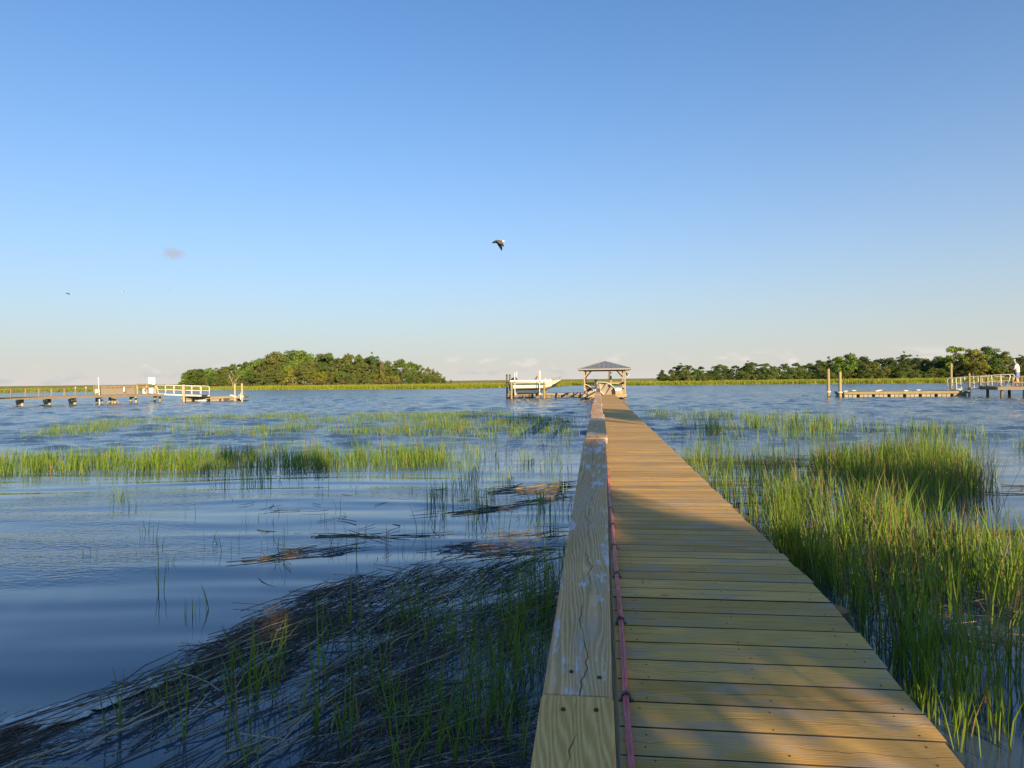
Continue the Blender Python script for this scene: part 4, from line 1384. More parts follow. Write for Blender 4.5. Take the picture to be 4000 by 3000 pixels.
def pavilion():
    y0, y1 = PAV_Y, PAV_Y + 6.0
    xl, xr = -1.19, 2.19
    zf = DECK_FAR
    t = root('pavilion', 'open timber pavilion with grey metal hip roof at the end of the boardwalk', 'pavilion', ((xl + xr) / 2, y0, zf))
    # floor boards
    n = int((y1 - y0 + 0.3) / 0.15)
    for k in range(n):
        mb = MB(); mb.box(((xl + xr) / 2, y0 + 0.02 + 0.15 * k + 0.07, zf - 0.019), (xr - xl + 0.3, 0.142, 0.038)); mb.build('floor_board', M_DECK, t)
    for y in (y0 + 0.06, (y0 + y1) / 2, y1 + 0.1):
        mb = MB(); mb.box(((xl + xr) / 2, y, zf - 0.04 - 0.09), (xr - xl + 0.28, 0.045, 0.18)); mb.build('floor_beam', M_PINKX, t)
    for x in (xl - 0.1, xr + 0.1):
        mb = MB(); mb.box((x, (y0 + y1) / 2 + .02, zf - 0.04 - 0.10), (0.045, y1 - y0, 0.16)); mb.build('floor_beam', M_PINKY, t)
    # pilings below
    for k, (x, y) in enumerate(((xl - 0.22, y0 + 0.2), (xl + 0.5, y0 + 0.5), (0.9, y0 + 0.6), (xr - 0.05, y0 + 0.4), (xl - 0.1, y1 - 0.3), (xr, y1 - 0.3))):
        piling_mb(x, y, -1.2, zf - 0.23 if k else zf + 0.02, 0.13, 40 + k).build('piling', M_PILE, t, auto=40)
    for (a, b) in (((xl + 0.35, -0.02), (xl + 0.95, zf - 0.22)), ((xr - 0.25, zf - 0.22), (xr + 0.1, -0.02))):
        mb = MB(); mb.bar((a[0], y0 + 0.10, a[1]), (b[0], y0 + 0.10, b[1]), 0.045, 0.14, up=(0, 1, 0)); mb.build('cross_brace', M_PILEY, t)
    # posts, beams, braces
    zt = EYE + 0.70
    for x, y in ((xl, y0 + 0.12), (xr, y0 + 0.12), (xl, y1 - 0.1), (xr, y1 - 0.1)):
        mb = MB(); mb.bar((x, y, zf + 0.001), (x, y, zt), 0.125, 0.125, bev=0.008); mb.build('post', M_PINK, t)
    for y in (y0 + 0.12, y1 - 0.1):
        mb = MB(); mb.box(((xl + xr) / 2, y, zt + 0.09), (xr - xl + 0.3, 0.09, 0.18)); mb.build('beam', M_PINKX, t)
    for x in (xl, xr):
        mb = MB(); mb.box((x, (y0 + y1) / 2, zt + 0.085), (0.09, y1 - y0 - 0.35, 0.17)); mb.build('beam', M_PINKY, t)
    for x, sx in ((xl, 1), (xr, -1)):
        for y in (y0 + 0.12, y1 - 0.1):
            mb = MB(); mb.bar((x + 0.03 * sx, y - 0.001, zt - 0.52), (x + 0.50 * sx, y - 0.001, zt + 0.02), 0.10, 0.07, up=(0, 1, 0)); mb.build('knee_brace', M_PINK, t)
        mb = MB(); mb.bar((x, y0 + 0.18, zt - 0.5), (x, y0 + 0.66, zt + 0.01), 0.07, 0.09); mb.build('knee_brace', M_PINK, t)
        mb = MB(); mb.bar((x, y1 - 0.16, zt - 0.5), (x, y1 - 0.64, zt + 0.01), 0.07, 0.09); mb.build('knee_brace', M_PINK, t)
    # hip roof
    ov = 0.52
    ex0, ex1, ey0, ey1 = xl - ov, xr + ov - 0.03, y0 - 0.42, y1 + 0.42
    ze, zp = zt + 0.17, zt + 0.17 + 0.66
    cx = (ex0 + ex1) / 2
    ry0, ry1 = ey0 + 2.1, ey1 - 2.1
    E = [Vector(p) for p in ((ex0, ey0, ze), (ex1, ey0, ze), (ex1, ey1, ze), (ex0, ey1, ze))]
    P0, P1 = Vector((cx, ry0, zp)), Vector((cx, ry1, zp))
    th = Vector((0, 0, -0.035))
    mb = MB()
    vs = E + [P0, P1]
    vs2 = [v + th for v in vs]
    fs = [(0, 1, 4), (1, 2, 5, 4), (2, 3, 5), (3, 0, 4, 5)]
    mb.add(vs + vs2, fs + [tuple(i + 6 for i in reversed(f)) for f in fs] + [(0, 6, 7, 1), (1, 7, 8, 2), (2, 8, 9, 3), (3, 9, 6, 0)])
    roof = mb.build('roof', M_ROOF, t)
    # standing seams: one raised rib between each two panels
    def seams(a, b, c, d, n):
        nrm = (b - a).cross(d - a).normalized()
        if nrm.z < 0: nrm = -nrm
        for k in range(1, n):
            f = k / n
            p = a.lerp(b, f)
            up = ((c + d) / 2 - (a + b) / 2); up -= (b - a).normalized() * up.dot((b - a).normalized()); up.normalize()
            # length until it meets a hip line or the ridge
            best = None
            for (q, s) in ((a, d), (b, c), (d, c)):
                e1 = (b - a).normalized()
                M_ = [((q - a).dot(e1), (q - a).dot(up)), ((s - a).dot(e1), (s - a).dot(up))]
                x = (p - a).dot(e1)
                (xa, ya), (xb, yb) = M_
                if abs(xb - xa) > 1e-6 and min(xa, xb) - 1e-6 <= x <= max(xa, xb) + 1e-6:
                    y = ya + (yb - ya) * (x - xa) / (xb - xa)
                    if best is None or y < best: best = y
            if best is None or best < 0.1: continue
            m2 = MB(); m2.bar(p + nrm * 0.012, p + up * best + nrm * 0.012, 0.028, 0.03, up=nrm)
            sub(m2.build('roof_seam', M_ROOF, t), roof)
    seams(E[0], E[1], P0, P0, 11); seams(E[3], E[0], P0, P1, 17); seams(E[1], E[2], P1, P0, 17); seams(E[2], E[3], P1, P1, 11)
    for a, b in ((E[0], P0), (E[1], P0), (E[2], P1), (E[3], P1), (P0, P1)):
        m2 = MB(); m2.bar(a + Vector((0, 0, 0.022)), b + Vector((0, 0, 0.022)), 0.11, 0.03); sub(m2.build('ridge_cap', M_ROOFCAP, t), roof)
    # rafter tails and fascia
    for k in range(6):
        x = xl + 0.1 + (xr - xl - 0.2) * k / 5
        mb = MB(); mb.box((x, ey0 + 0.30, ze - 0.085), (0.04, 0.5, 0.09)); mb.build('rafter', M_FRAME, t)
    for x in (ex0 + 0.02, ex1 - 0.02):
        mb = MB(); mb.box((x, (ey0 + ey1) / 2, ze - 0.09), (0.03, ey1 - ey0, 0.10)); mb.build('fascia', M_FRAME, t)
    for y in (ey0 + 0.02, ey1 - 0.02):
        mb = MB(); mb.box((cx, y, ze - 0.075), (ex1 - ex0 - 0.1, 0.025, 0.07)); mb.build('fascia', M_PINKX, t)
    # railing on the back and sides
    zr = zf + 1.0
    segs = [((xl, y1 - 0.03), (xr, y1 - 0.03)), ((xr + 0.02, y0 + 1.2), (xr + 0.02, y1 - 0.2)), ((xl - 0.02, y0 + 0.3), (xl - 0.02, y1 - 0.2))]
    for (a, b) in segs:
        mm = M_PINKX if abs(a[1] - b[1]) < 0.1 else M_PINKY
        for dz, hh in ((0, 0.04), (-0.10, 0.10), (-0.55, 0.09)):
            mb = MB(); mb.bar((a[0], a[1], zr + dz), (b[0], b[1], zr + dz), 0.14 if dz == 0 else 0.04, hh); mb.build('rail', mm, t)
        L = math.hypot(b[0] - a[0], b[1] - a[1])
        for k in range(int(L / 1.1) + 1):
            f = (k + 0.5) / (int(L / 1.1) + 1)
            mb = MB(); mb.bar((a[0] + (b[0] - a[0]) * f, a[1] + (b[1] - a[1]) * f + 0.06, zf + 0.001), (a[0] + (b[0] - a[0]) * f, a[1] + (b[1] - a[1]) * f + 0.06, zr - 0.02), 0.085, 0.085); mb.build('rail_post', M_PINK, t)
    # bench on the right side and step in front of it
    mb = MB(); mb.box((1.75, y0 + 0.42, zf + 0.28), (0.72, 0.5, 0.04)); mb.box((1.75, y0 + 0.19, zf + 0.14), (0.72, 0.03, 0.24)); mb.build('bench', M_PINKX, t)
    mb = MB(); mb.box((-0.62, y0 + 0.35, zf + 0.30), (0.7, 0.5, 0.04)); mb.box((-0.62, y0 + 0.12, zf + 0.15), (0.7, 0.03, 0.26)); mb.build('bench', M_PINKX, t)
    return t


pavilion()


def skiff(name, label, ctr, L, beam, depth, bowdir, rimn, m_in, m_out):
    """small open boat as a shell; bowdir = along the keel, rimn = way the opening faces"""
    bd = Vector(bowdir).normalized(); rn = Vector(rimn); rn = (rn - bd * rn.dot(bd)).normalized(); sd = bd.cross(rn)
    c = Vector(ctr)
    base = Vector((c.x, c.y, 0))
    t = root(name, label, 'skiff', (c.x, c.y, c.z))
    def shell(off, flip):
        rows = []
        for i in range(13):
            s = i / 12
            w = beam / 2 * (0.82 + 0.18 * math.sin(math.pi * min(1, s * 1.1))) * (1 - max(0, (s - 0.45) / 0.55) ** 2.2) + 0.01
            dp = depth * (1 - 0.25 * max(0, (s - 0.6) / 0.4))
            rise = 0.10 * depth * s * s
            row = []
            for k in range(11):
                a = math.pi * k / 10
                q = (abs(math.cos(a)) ** 0.6) * (1 if math.cos(a) > 0 else -1)
                row.append(c + bd * (L * (s - 0.5)) + sd * (q * (w - off)) - rn * ((dp - off) * math.sin(a) ** 0.7) + rn * rise)
            rows.append(row)
        return rows
    o = shell(0, False)
    mb = MB(); mb.rings(o, close=False, cap0=True, cap1=False); hull = mb.build('hull', m_out, t, auto=50)
    i_ = shell(0.02, True)
    mb = MB(); mb.rings(i_, close=False, cap0=True, cap1=False); mb.build('interior', m_in, t, auto=50)
    mb = MB()
    rim = [r_[0] for r_ in o] + [r_[-1] for r_ in reversed(o)]
    mb.tube(rim, 0.03, 6); mb.build('gunwale', M_WHITE, t, smooth=True)
    for s in (4, 7):
        mb = MB(); mb.bar(i_[s][0] - rn * 0.10, i_[s][-1] - rn * 0.10, 0.22, 0.03, up=rn); mb.build('thwart', m_in, t)
    return t


M_SKIFF = plain('skiff_liner', (0.34, 0.29, 0.235), 0.6, var=0.12, scale=3)
M_SKIFFO = plain('skiff_hull', (0.62, 0.55, 0.45), 0.5, var=0.1, scale=3)
skiff('skiff', 'small grey skiff propped on its side at the end of the boardwalk under the roof', (0.62, PAV_Y + 0.55, DECK_FAR + 0.47), 1.95, 0.98, 0.36, (-0.80, 0.25, 0.58), (-0.30, -1.0, 0.10), M_SKIFF, M_SKIFFO)
skiff('skiff', 'narrow dinghy with white rim leaning against the left post of the pavilion', (-0.85, PAV_Y + 0.75, DECK_FAR + 0.46), 1.15, 0.5, 0.25, (-0.68, 0.1, 0.72), (-0.2, -1.0, -0.3), plain('dinghy_inside', (0.16, 0.10, 0.085), 0.7), M_SKIFFO)


def small_things():
    # white cooler on the bench
    p = Vector((1.62, PAV_Y + 0.42, DECK_FAR + 0.302))
    t = root('cooler', 'white cooler box on the bench at the right of the pavilion', 'cooler', tuple(p))
    mb = MB(); mb.rings([[p + Vector((x * sx, y * sy, z)) for x, y in ((-.5, -.5), (.5, -.5), (.5, .5), (-.5, .5))] for z, sx, sy in ((0, .50, .30), (0.05, .53, .33), (0.20, .56, .35))]); mb.build('body', M_WHITE, t)
    mb = MB(); mb.box(p + Vector((0, 0, 0.222)), (0.60, 0.38, 0.04), bev=0.012); mb.build('lid', M_WHITE, t)
    # power pedestal
    p = Vector((-0.28, PAV_Y + 5.2, DECK_FAR))
    t = root('power_pedestal', 'white dock power pedestal with peaked lamp top inside the pavilion', 'pedestal', tuple(p))
    mb = MB(); mb.box(p + Vector((0, 0, 0.5)), (0.24, 0.2, 1.0), bev=0.02); mb.build('column', M_WHITE, t)
    mb = MB(); mb.box(p + Vector((0, 0, 1.07)), (0.20, 0.16, 0.14)); mb.build('lamp', plain('lamp_glass', (0.5, 0.52, 0.55), 0.15), t)
    mb = MB(); mb.rings([[p + Vector((x * s, y * s, z)) for x, y in ((-1, -1), (1, -1), (1, 1), (-1, 1))] for z, s in ((1.14, .17), (1.17, .16), (1.29, .02))]); mb.build('cap', plain('pedestal_cap', (0.30, 0.31, 0.33), 0.5), t)
    for k in range(3):
        mb = MB(); mb.box(p + Vector((0.03, -0.105, 0.30 + 0.12 * k)), (0.09, 0.02, 0.07)); mb.build('outlet', M_BLACK, t)
    # loose pale boards hanging at the right eave
    for k in range(3):
        a = D(2442 + 2 * k, 1452 + 5 * k, 60.2); b = D(2458 - 3 * k, 1463 + 4 * k, 59.6)
        mb = MB(); mb.bar(a, b, 0.05, 0.09); o = mb.build('pale_board', M_WHITE, None, origin=tuple(a))
        tag(o, ('topmost', 'middle', 'lowest')[k] + ' of the three pale boards slung under the right eave of the pavilion', 'board', 'pale boards under the eave')


small_things()


# ------------------------------------------------------------------ floating docks (one builder)
M_FLOATTOP = wood('float_deck', 0, (0.16, 0.13, 0.10), (0.28, 0.235, 0.18), grey=(0.26, 0.24, 0.22), grey_amt=0.6, var=0.15)
M_FASCIA = wood('float_fascia', 0, (0.22, 0.165, 0.065), (0.38, 0.30, 0.14), grey=(0.40, 0.36, 0.26), grey_amt=0.2, var=0.12)
M_FASCIAG = wood('weathered_fascia', 0, (0.22, 0.16, 0.085), (0.42, 0.33, 0.20), grey=(0.34, 0.30, 0.24), grey_amt=0.5, var=0.12)
M_TUB = plain('float_drum', (0.34, 0.29, 0.225), 0.7, var=0.3, scale=2.5)
M_TUBD = plain('dark_float_drum', (0.20, 0.16, 0.125), 0.7, var=0.45, scale=2.5)


def float_dock(label, a, b, depth, top, fh, tubs, m_f, m_tub, tub_h):
    """a,b: front corners (x,y); depth: metres going back; tubs: list of (f0,f1) along the front"""
    a = Vector((a[0], a[1], 0)); b = Vector((b[0], b[1], 0))
    ax = (b - a); L = ax.length; ax.normalize()
    back = Vector((-ax.y, ax.x, 0))
    if back.y < 0: back = -back
    rz = math.atan2(ax.y, ax.x)
    t = root('floating_dock', label, 'floating dock', ((a + b) / 2)[:])
    n = int(L / 0.145)
    for k in range(n):
        c = a + ax * (L * (k + 0.5) / n) + back * (depth / 2)
        mb = MB(); mb.frame_box(c + Vector((0, 0, top - 0.019)), back, -ax, (0, 0, 1), depth - 0.07, L / n - 0.008, 0.038); mb.build('deck_board', M_FLOATTOP, t)
    for off in (0.0, depth):
        mb = MB(); mb.frame_box((a + b) / 2 + back * off + Vector((0, 0, top - fh / 2 + 0.004)), ax, back, (0, 0, 1), L, 0.045, fh); mb.build('fascia', m_f, t)
    for e in (a, b):
        mb = MB(); mb.frame_box(e + back * (depth / 2) + Vector((0, 0, top - fh / 2 + 0.002)), back, -ax, (0, 0, 1), depth - 0.06, 0.045, fh); mb.build('fascia', m_f, t)
    for f0, f1 in tubs:
        c = a + ax * (L * (f0 + f1) / 2) + back * (depth / 2); w = L * (f1 - f0)
        mb = MB()
        zt, zb = top - fh - 0.003, -0.25
        rows = []
        for z, s in ((zb, 0.90), (zb + 0.05, 0.96), (0.02, 1.0), (zt - 0.03, 1.0), (zt, 0.97)):
            rows.append([c + ax * (u * w / 2 * s) + back * (v * (depth - 0.12) / 2 * s) + Vector((0, 0, z)) for u, v in ((-.97, -1), (.97, -1), (1, -.97), (1, .97), (.97, 1), (-.97, 1), (-1, .97), (-1, -.97))])
        mb.rings(rows); mb.build('float_drum', m_tub, t)
    return t, a, b, ax, back, L


def capped_pile(label, p, top, r_=0.13, m=None, cap=None, group=None, ring=None, seed=0):
    t = root('dock_piling', label, 'piling', (p.x, p.y, 0), group)
    piling_mb(p.x, p.y, -1.5, top, r_, seed).build('post', m or M_PILEY, t, auto=40)
    if cap == 'cone':
        mb = MB(); mb.cone((p.x, p.y, top + 0.001), r_ * 1.12, 0.012, 0.2, 14); mb.build('cap', M_BLACK, t)
    if ring is not None:
        mb = MB()
        for k in range(12):
            a0, a1 = 2 * math.pi * k / 12, 2 * math.pi * (k + 1) / 12
            rr = r_ * 1.35
            mb.bar((p.x + rr * math.cos(a0), p.y + rr * math.sin(a0), ring), (p.x + rr * math.cos(a1), p.y + rr * math.sin(a1), ring), 0.05, 0.09)
        mb.build('guide_hoop', M_WHITE, t)
    return t


def pile_at(label, px, py_top, depth, **kw):
    tp = D(px, py_top, depth)
    return capped_pile(label, Vector((tp.x, tp.y, 0)), tp.z, **kw)


# float behind the boat lift
fa, fb = G(1975, 1556.5), G(2272, 1553.5)
float_dock('low dark floating dock joining the boat lift to the pavilion', (fa.x, fa.y), (fb.x, fb.y), 1.8, 0.44, 0.17,
           [(0.02, 0.10), (0.16, 0.22), (0.25, 0.36), (0.40, 0.46), (0.50, 0.60), (0.64, 0.70), (0.73, 0.78), (0.82, 0.99)], M_FASCIAG, M_TUBD, 0.26)
pile_at('tall piling with black pointed cap at the left end of the boat lift', 1980, 1468, 64.5, cap='cone', r_=0.085, m=M_PILE, seed=71)
pile_at('second black-capped piling beside the outboard motor at the boat lift', 1991.5, 1469, 63.2, cap='cone', r_=0.075, m=M_PILE, seed=72)
pile_at('tall black-capped piling seen through the pavilion on the right', 2385, 1459, 66.5, cap='cone', r_=0.11, seed=73)
pile_at('thin black-capped piling just left of the taller one behind the pavilion', 2379, 1455, 68.5, cap='cone', r_=0.06, m=M_PILE, seed=74)
# ------------------------------------------------------------------ boat on its lift
CR = Vector((math.cos(YAW), math.sin(YAW), 0))       # to the right in the view
CF = Vector((-math.sin(YAW), math.cos(YAW), 0))      # away from the viewer
UP = Vector((0, 0, 1))


def motorboat():
    dep = 62.3
    S = D(2004, 1527, dep)
    L, px = 4.43, dep / FPX
    t = root('motorboat', 'cream centre-console motorboat with tan covers raised on the boat lift', 'motorboat', tuple(S))
    ctr = 0.80
    def P(s, lat, z): return S + CR * (L * s) + CF * (ctr + lat) + UP * z
    def half(s): return 0.80 * (1 - max(0.0, (s - 0.42) / 0.58) ** 2.3) + 0.012
    def sheer(s): return 0.76 + 0.05 * s + 0.19 * max(0, (s - 0.45) / 0.55) ** 1.4
    kz = [(0, 0.0), (0.62, 0.0), (0.75, 0.13), (0.86, 0.36), (0.93, 0.62), (1.0, 0.93)]
    def keel(s): return interp(kz, s)
    rows_s, rows_b = [], []
    N = 22
    for i in range(N + 1):
        s = i / N
        h, zs, zk = half(s), sheer(s), keel(s)
        zc = zk + (zs - zk) * 0.30; hc = h * (0.90 - 0.35 * max(0, (s - 0.5) / 0.5))
        rake = 0.0
        rows_b.append([P(s, -hc, zc), P(s, -hc * 0.5, zk + (zc - zk) * 0.45), P(s, 0, zk), P(s, hc * 0.5, zk + (zc - zk) * 0.45), P(s, hc, zc)])
        for sg in (-1, 1): pass
        rows_s.append((h, hc, zs, zc))
    mb = MB(); mb.rings(rows_b, close=False, cap0=False, cap1=False); mb.build('hull_bottom', plain('hull_bottom_paint', (0.58, 0.44, 0.30), 0.45, var=0.08, scale=1.5), t, auto=60)
    M_HULL = plain('cream_gelcoat', (0.80, 0.74, 0.52), 0.22, var=0.03, scale=1.2)
    mb = MB()
    for sg in (-1, 1):
        rows = []
        for i, (h, hc, zs, zc) in enumerate(rows_s):
            s = i / N
            rows.append([P(s, sg * hc, zc + 0.001), P(s, sg * (hc + (h - hc) * 0.25), zc + (zs - zc) * 0.33), P(s, sg * (hc + (h - hc) * 0.6), zc + (zs - zc) * 0.66), P(s, sg * h, zs)])
        mb.rings(rows, close=False, cap0=False, cap1=False)
    h, hc, zs, zc = rows_s[0]
    mb.add([P(0, -hc, zc), P(0, 0, keel(0)), P(0, hc, zc), P(0, h, zs - 0.05), P(0, -h, zs - 0.05)], [(0, 1, 2, 3, 4)])
    hull = mb.build('hull_side', M_HULL, t, auto=40)
    # chine stripes and dark rub rail
    M_LINE = plain('dark_stripe', (0.06, 0.05, 0.045), 0.4)
    for zf_, m_, r_ in ((0.05, M_LINE, 0.006), (0.985, plain('grey_rub_rail', (0.28, 0.29, 0.31), 0.5), 0.022)):
        mb = MB()
        pts = [P(i / N, -(hc_ + (h_ - hc_) * zf_) - 0.004, zc_ + (zs_ - zc_) * zf_) for i, (h_, hc_, zs_, zc_) in enumerate(rows_s)]
        mb.tube(pts, r_, 5); sub(mb.build('stripe' if zf_ < 0.5 else 'rub_rail', m_, t), hull)
    pts = [P(i / N, -(hc_ + (h_ - hc_) * 0.42) - 0.006, zc_ + (zs_ - zc_) * 0.45) for i, (h_, hc_, zs_, zc_) in enumerate(rows_s) if i >= 15]
    mb = MB(); mb.tube(pts, 0.007, 5); sub(mb.build('stripe', M_LINE, t), hull)
    # deck with a sunken cockpit
    M_DK = plain('white_gelcoat', (0.78, 0.75, 0.68), 0.3, var=0.03)
    mb = MB()
    inr, out = [], []
    for i, (h_, hc_, zs_, zc_) in enumerate(rows_s):
        s = i / N
        out.append((P(s, -h_, zs_), P(s, h_, zs_)))
        w = max(0.0, h_ - 0.16)
        inr.append((P(s, -w, zs_ + 0.01), P(s, w, zs_ + 0.01), P(s, -w, zs_ - 0.42), P(s, w, zs_ - 0.42)))
    for i in range(N):
        a, b = out[i], out[i + 1]; c, d = inr[i], inr[i + 1]
        mb.add([a[0], b[0], d[0], c[0]], [(0, 1, 2, 3)]); mb.add([a[1], b[1], d[1], c[1]], [(3, 2, 1, 0)])
        if i < 17:
            mb.add([c[0], d[0], d[2], c[2]], [(0, 1, 2, 3)]); mb.add([c[1], d[1], d[3], c[3]], [(3, 2, 1, 0)]); mb.add([c[2], d[2], d[3], c[3]], [(0, 1, 2, 3)])
        else:
            mb.add([c[0], d[0], d[1], c[1]], [(0, 1, 2, 3)])
    mb.build('deck', M_DK, t)
    # covers
    M_TAN = plain('tan_canvas', (0.36, 0.26, 0.17), 0.85, var=0.15, scale=5, bump=0.4)
    M_TAND = plain('dark_canvas_window', (0.045, 0.04, 0.038), 0.6)
    s0 = (2105 - 2004) / 192
    zb = 0.60
    def pyr(s, wx, wy, z0, z1, topw, m_, nm, lean=0.0):
        mb = MB()
        rows = []
        for f in (0, 0.35, 0.7, 0.93, 1.0):
            k = 1 - (1 - topw) * (f ** 1.25)
            rows.append([P(s, 0, 0) + CR * (u * wx * k + lean * f) + CF * (v * wy * k) + UP * (z0 + (z1 - z0) * f) for u, v in ((-.5, -.5), (0, -.54), (.5, -.5), (.54, 0), (.5, .5), (0, .54), (-.5, .5), (-.54, 0))])
        mb.rings(rows); return mb.build(nm, m_, t, auto=50)
    con = pyr(s0, 0.56, 0.7, 0.45, 1.50, 0.22, M_TAN, 'console_cover')
    mb = MB()
    q = P(s0, -0.36, 0)
    mb.add([q + CR * -0.36 + UP * 1.0, q + CR * -0.19 + UP * 1.0, q + CR * -0.09 + UP * 1.33, q + CR * -0.13 + UP * 1.30], [(0, 1, 2, 3)])
    mb.add([q + CR * -0.36 + UP * 1.0 + CF * .6, q + CR * -0.19 + UP * 1.0 + CF * .6, q + CR * -0.09 + UP * 1.33 + CF * .5, q + CR * -0.13 + UP * 1.30 + CF * .5], [(3, 2, 1, 0)])
    mb.rings([[q + CR * -0.46 + UP * 0.9, q + CR * -0.46 + UP * 0.9 + CF * .6], [q + CR * -0.30 + UP * 1.08, q + CR * -0.30 + UP * 1.08 + CF * .6], [q + CR * -0.12 + UP * 1.36, q + CR * -0.12 + UP * 1.36 + CF * .5]], close=False, cap0=False, cap1=False)
    sub(mb.build('windscreen', M_TAND, t), con)
    pyr((2064 - 2004) / 192, 0.27, 0.8, 0.5, 1.02, 0.45, M_TAN, 'seat_cover')
    pyr((2088 - 2004) / 192, 0.24, 0.6, 0.5, 0.98, 0.3, M_TAN, 'seat_cover')
    # coiled rope and anchor gear on the foredeck
    mb = MB()
    c = P((2131 - 2004) / 192, -0.1, sheer(.66) + 0.07)
    mb.tube([c + CR * (0.15 * math.cos(a * 0.7) * (1 - a * .012)) + CF * (0.15 * math.sin(a * 0.7)) + UP * (0.05 * math.sin(a * 1.9) + 0.004 * a) for a in range(40)], 0.026, 5)
    mb.tube([c + CR * 0.15 + UP * .02, c + CR * 0.45 + UP * 0.06, c + CR * 0.65 + UP * 0.05], 0.02, 5)
    mb.build('rope', plain('pale_rope', (0.62, 0.52, 0.42), 0.8), t)
    # bow rail
    M_SS = plain('stainless', (0.55, 0.57, 0.60), 0.25, 0.9, var=0.05)
    mb = MB()
    for sg in (-1, 1):
        ra = [P(s, sg * max(0.03, half(s) - 0.08), z) for s, z in ((0.72, sheer(.72) + 0.03), (0.78, sheer(.78) + 0.17), (0.9, sheer(.9) + 0.19), (1.0, sheer(1) + 0.21))]
        mb.tube(ra, 0.016, 6)
        for s in (0.80, 0.95):
            mb.tube([P(s, sg * max(0.03, half(s) - 0.08), sheer(s)), P(s + 0.015, sg * max(0.03, half(s) - 0.08), sheer(s) + 0.18)], 0.012, 6)
    mb.build('bow_rail', M_SS, t, smooth=True)
    # outboard, tilted up
    o0 = P(0.0, 0, 0.80)
    mb = MB()
    def blob(c, ax, r_, len_, n=7):
        az = ax.cross(CF).normalized()
        rows = []
        for i in range(n):
            f = i / (n - 1); k = math.sin(math.pi * (0.12 + 0.76 * f)) ** 0.6
            rows.append([c + ax * (len_ * (f - 0.5)) + (az * math.cos(a) + CF * math.sin(a) * 0.75) * (r_ * k) for a in [2 * math.pi * q / 10 for q in range(10)]])
        mb.rings(rows)
    ax = (CR * 0.93 + UP * 0.36).normalized()
    blob(o0 + CR * 0.10 + UP * 0.22, ax, 0.20, 0.56)
    mot = mb.build('outboard_motor', plain('motor_cowling', (0.030, 0.030, 0.034), 0.35, var=0.3), t, smooth=True)
    mb = MB()
    mb.tube([o0 + CR * -0.05 + UP * 0.14, o0 + CR * -0.30 + UP * -0.10, o0 + CR * -0.52 + UP * -0.30], [0.11, 0.085, 0.06], 8, flat=0.6)
    mb.tube([o0 + CR * -0.38 + UP * -0.06, o0 + CR * -0.72 + UP * -0.33], [0.07, 0.06], 8)
    mb.build('motor_leg', plain('motor_leg_paint', (0.10, 0.11, 0.12), 0.4, var=0.3), t); sub(COL.objects[-1], mot)
    mb = MB()
    pc = o0 + CR * -0.68 + UP * -0.27
    axp = (CR * -0.78 + UP * -0.62).normalized(); e1 = axp.cross(CF).normalized()
    for k in range(3):
        a = 2 * math.pi * k / 3 + 0.4
        d = e1 * math.cos(a) + CF * math.sin(a); q = axp.cross(d)
        mb.add([pc, pc + d * 0.09 + q * 0.07 + axp * 0.02, pc + d * 0.17, pc + d * 0.09 - q * 0.07 - axp * 0.02], [(0, 1, 2, 3), (3, 2, 1, 0)])
    mb.tube([pc - axp * 0.03, pc + axp * 0.10], [0.04, 0.02], 8)
    sub(mb.build('propeller', M_BLACK, t), mot)
    # name on the side
    M3 = Matrix((CR, UP, -CF)).transposed()
    tx = text_mesh('lettering', 'SEA HUNT', 0.115, plain('brown_lettering', (0.16, 0.09, 0.05), 0.5), t, P((2052 - 2004) / 192, -half(.25) - 0.012, (1527 - 1500.5) * px), M3 @ Matrix.Rotation(R(-7), 3, 'X'))
    tx.parent = hull; tx.scale = (1.25, 1, 1)
    return t


motorboat()


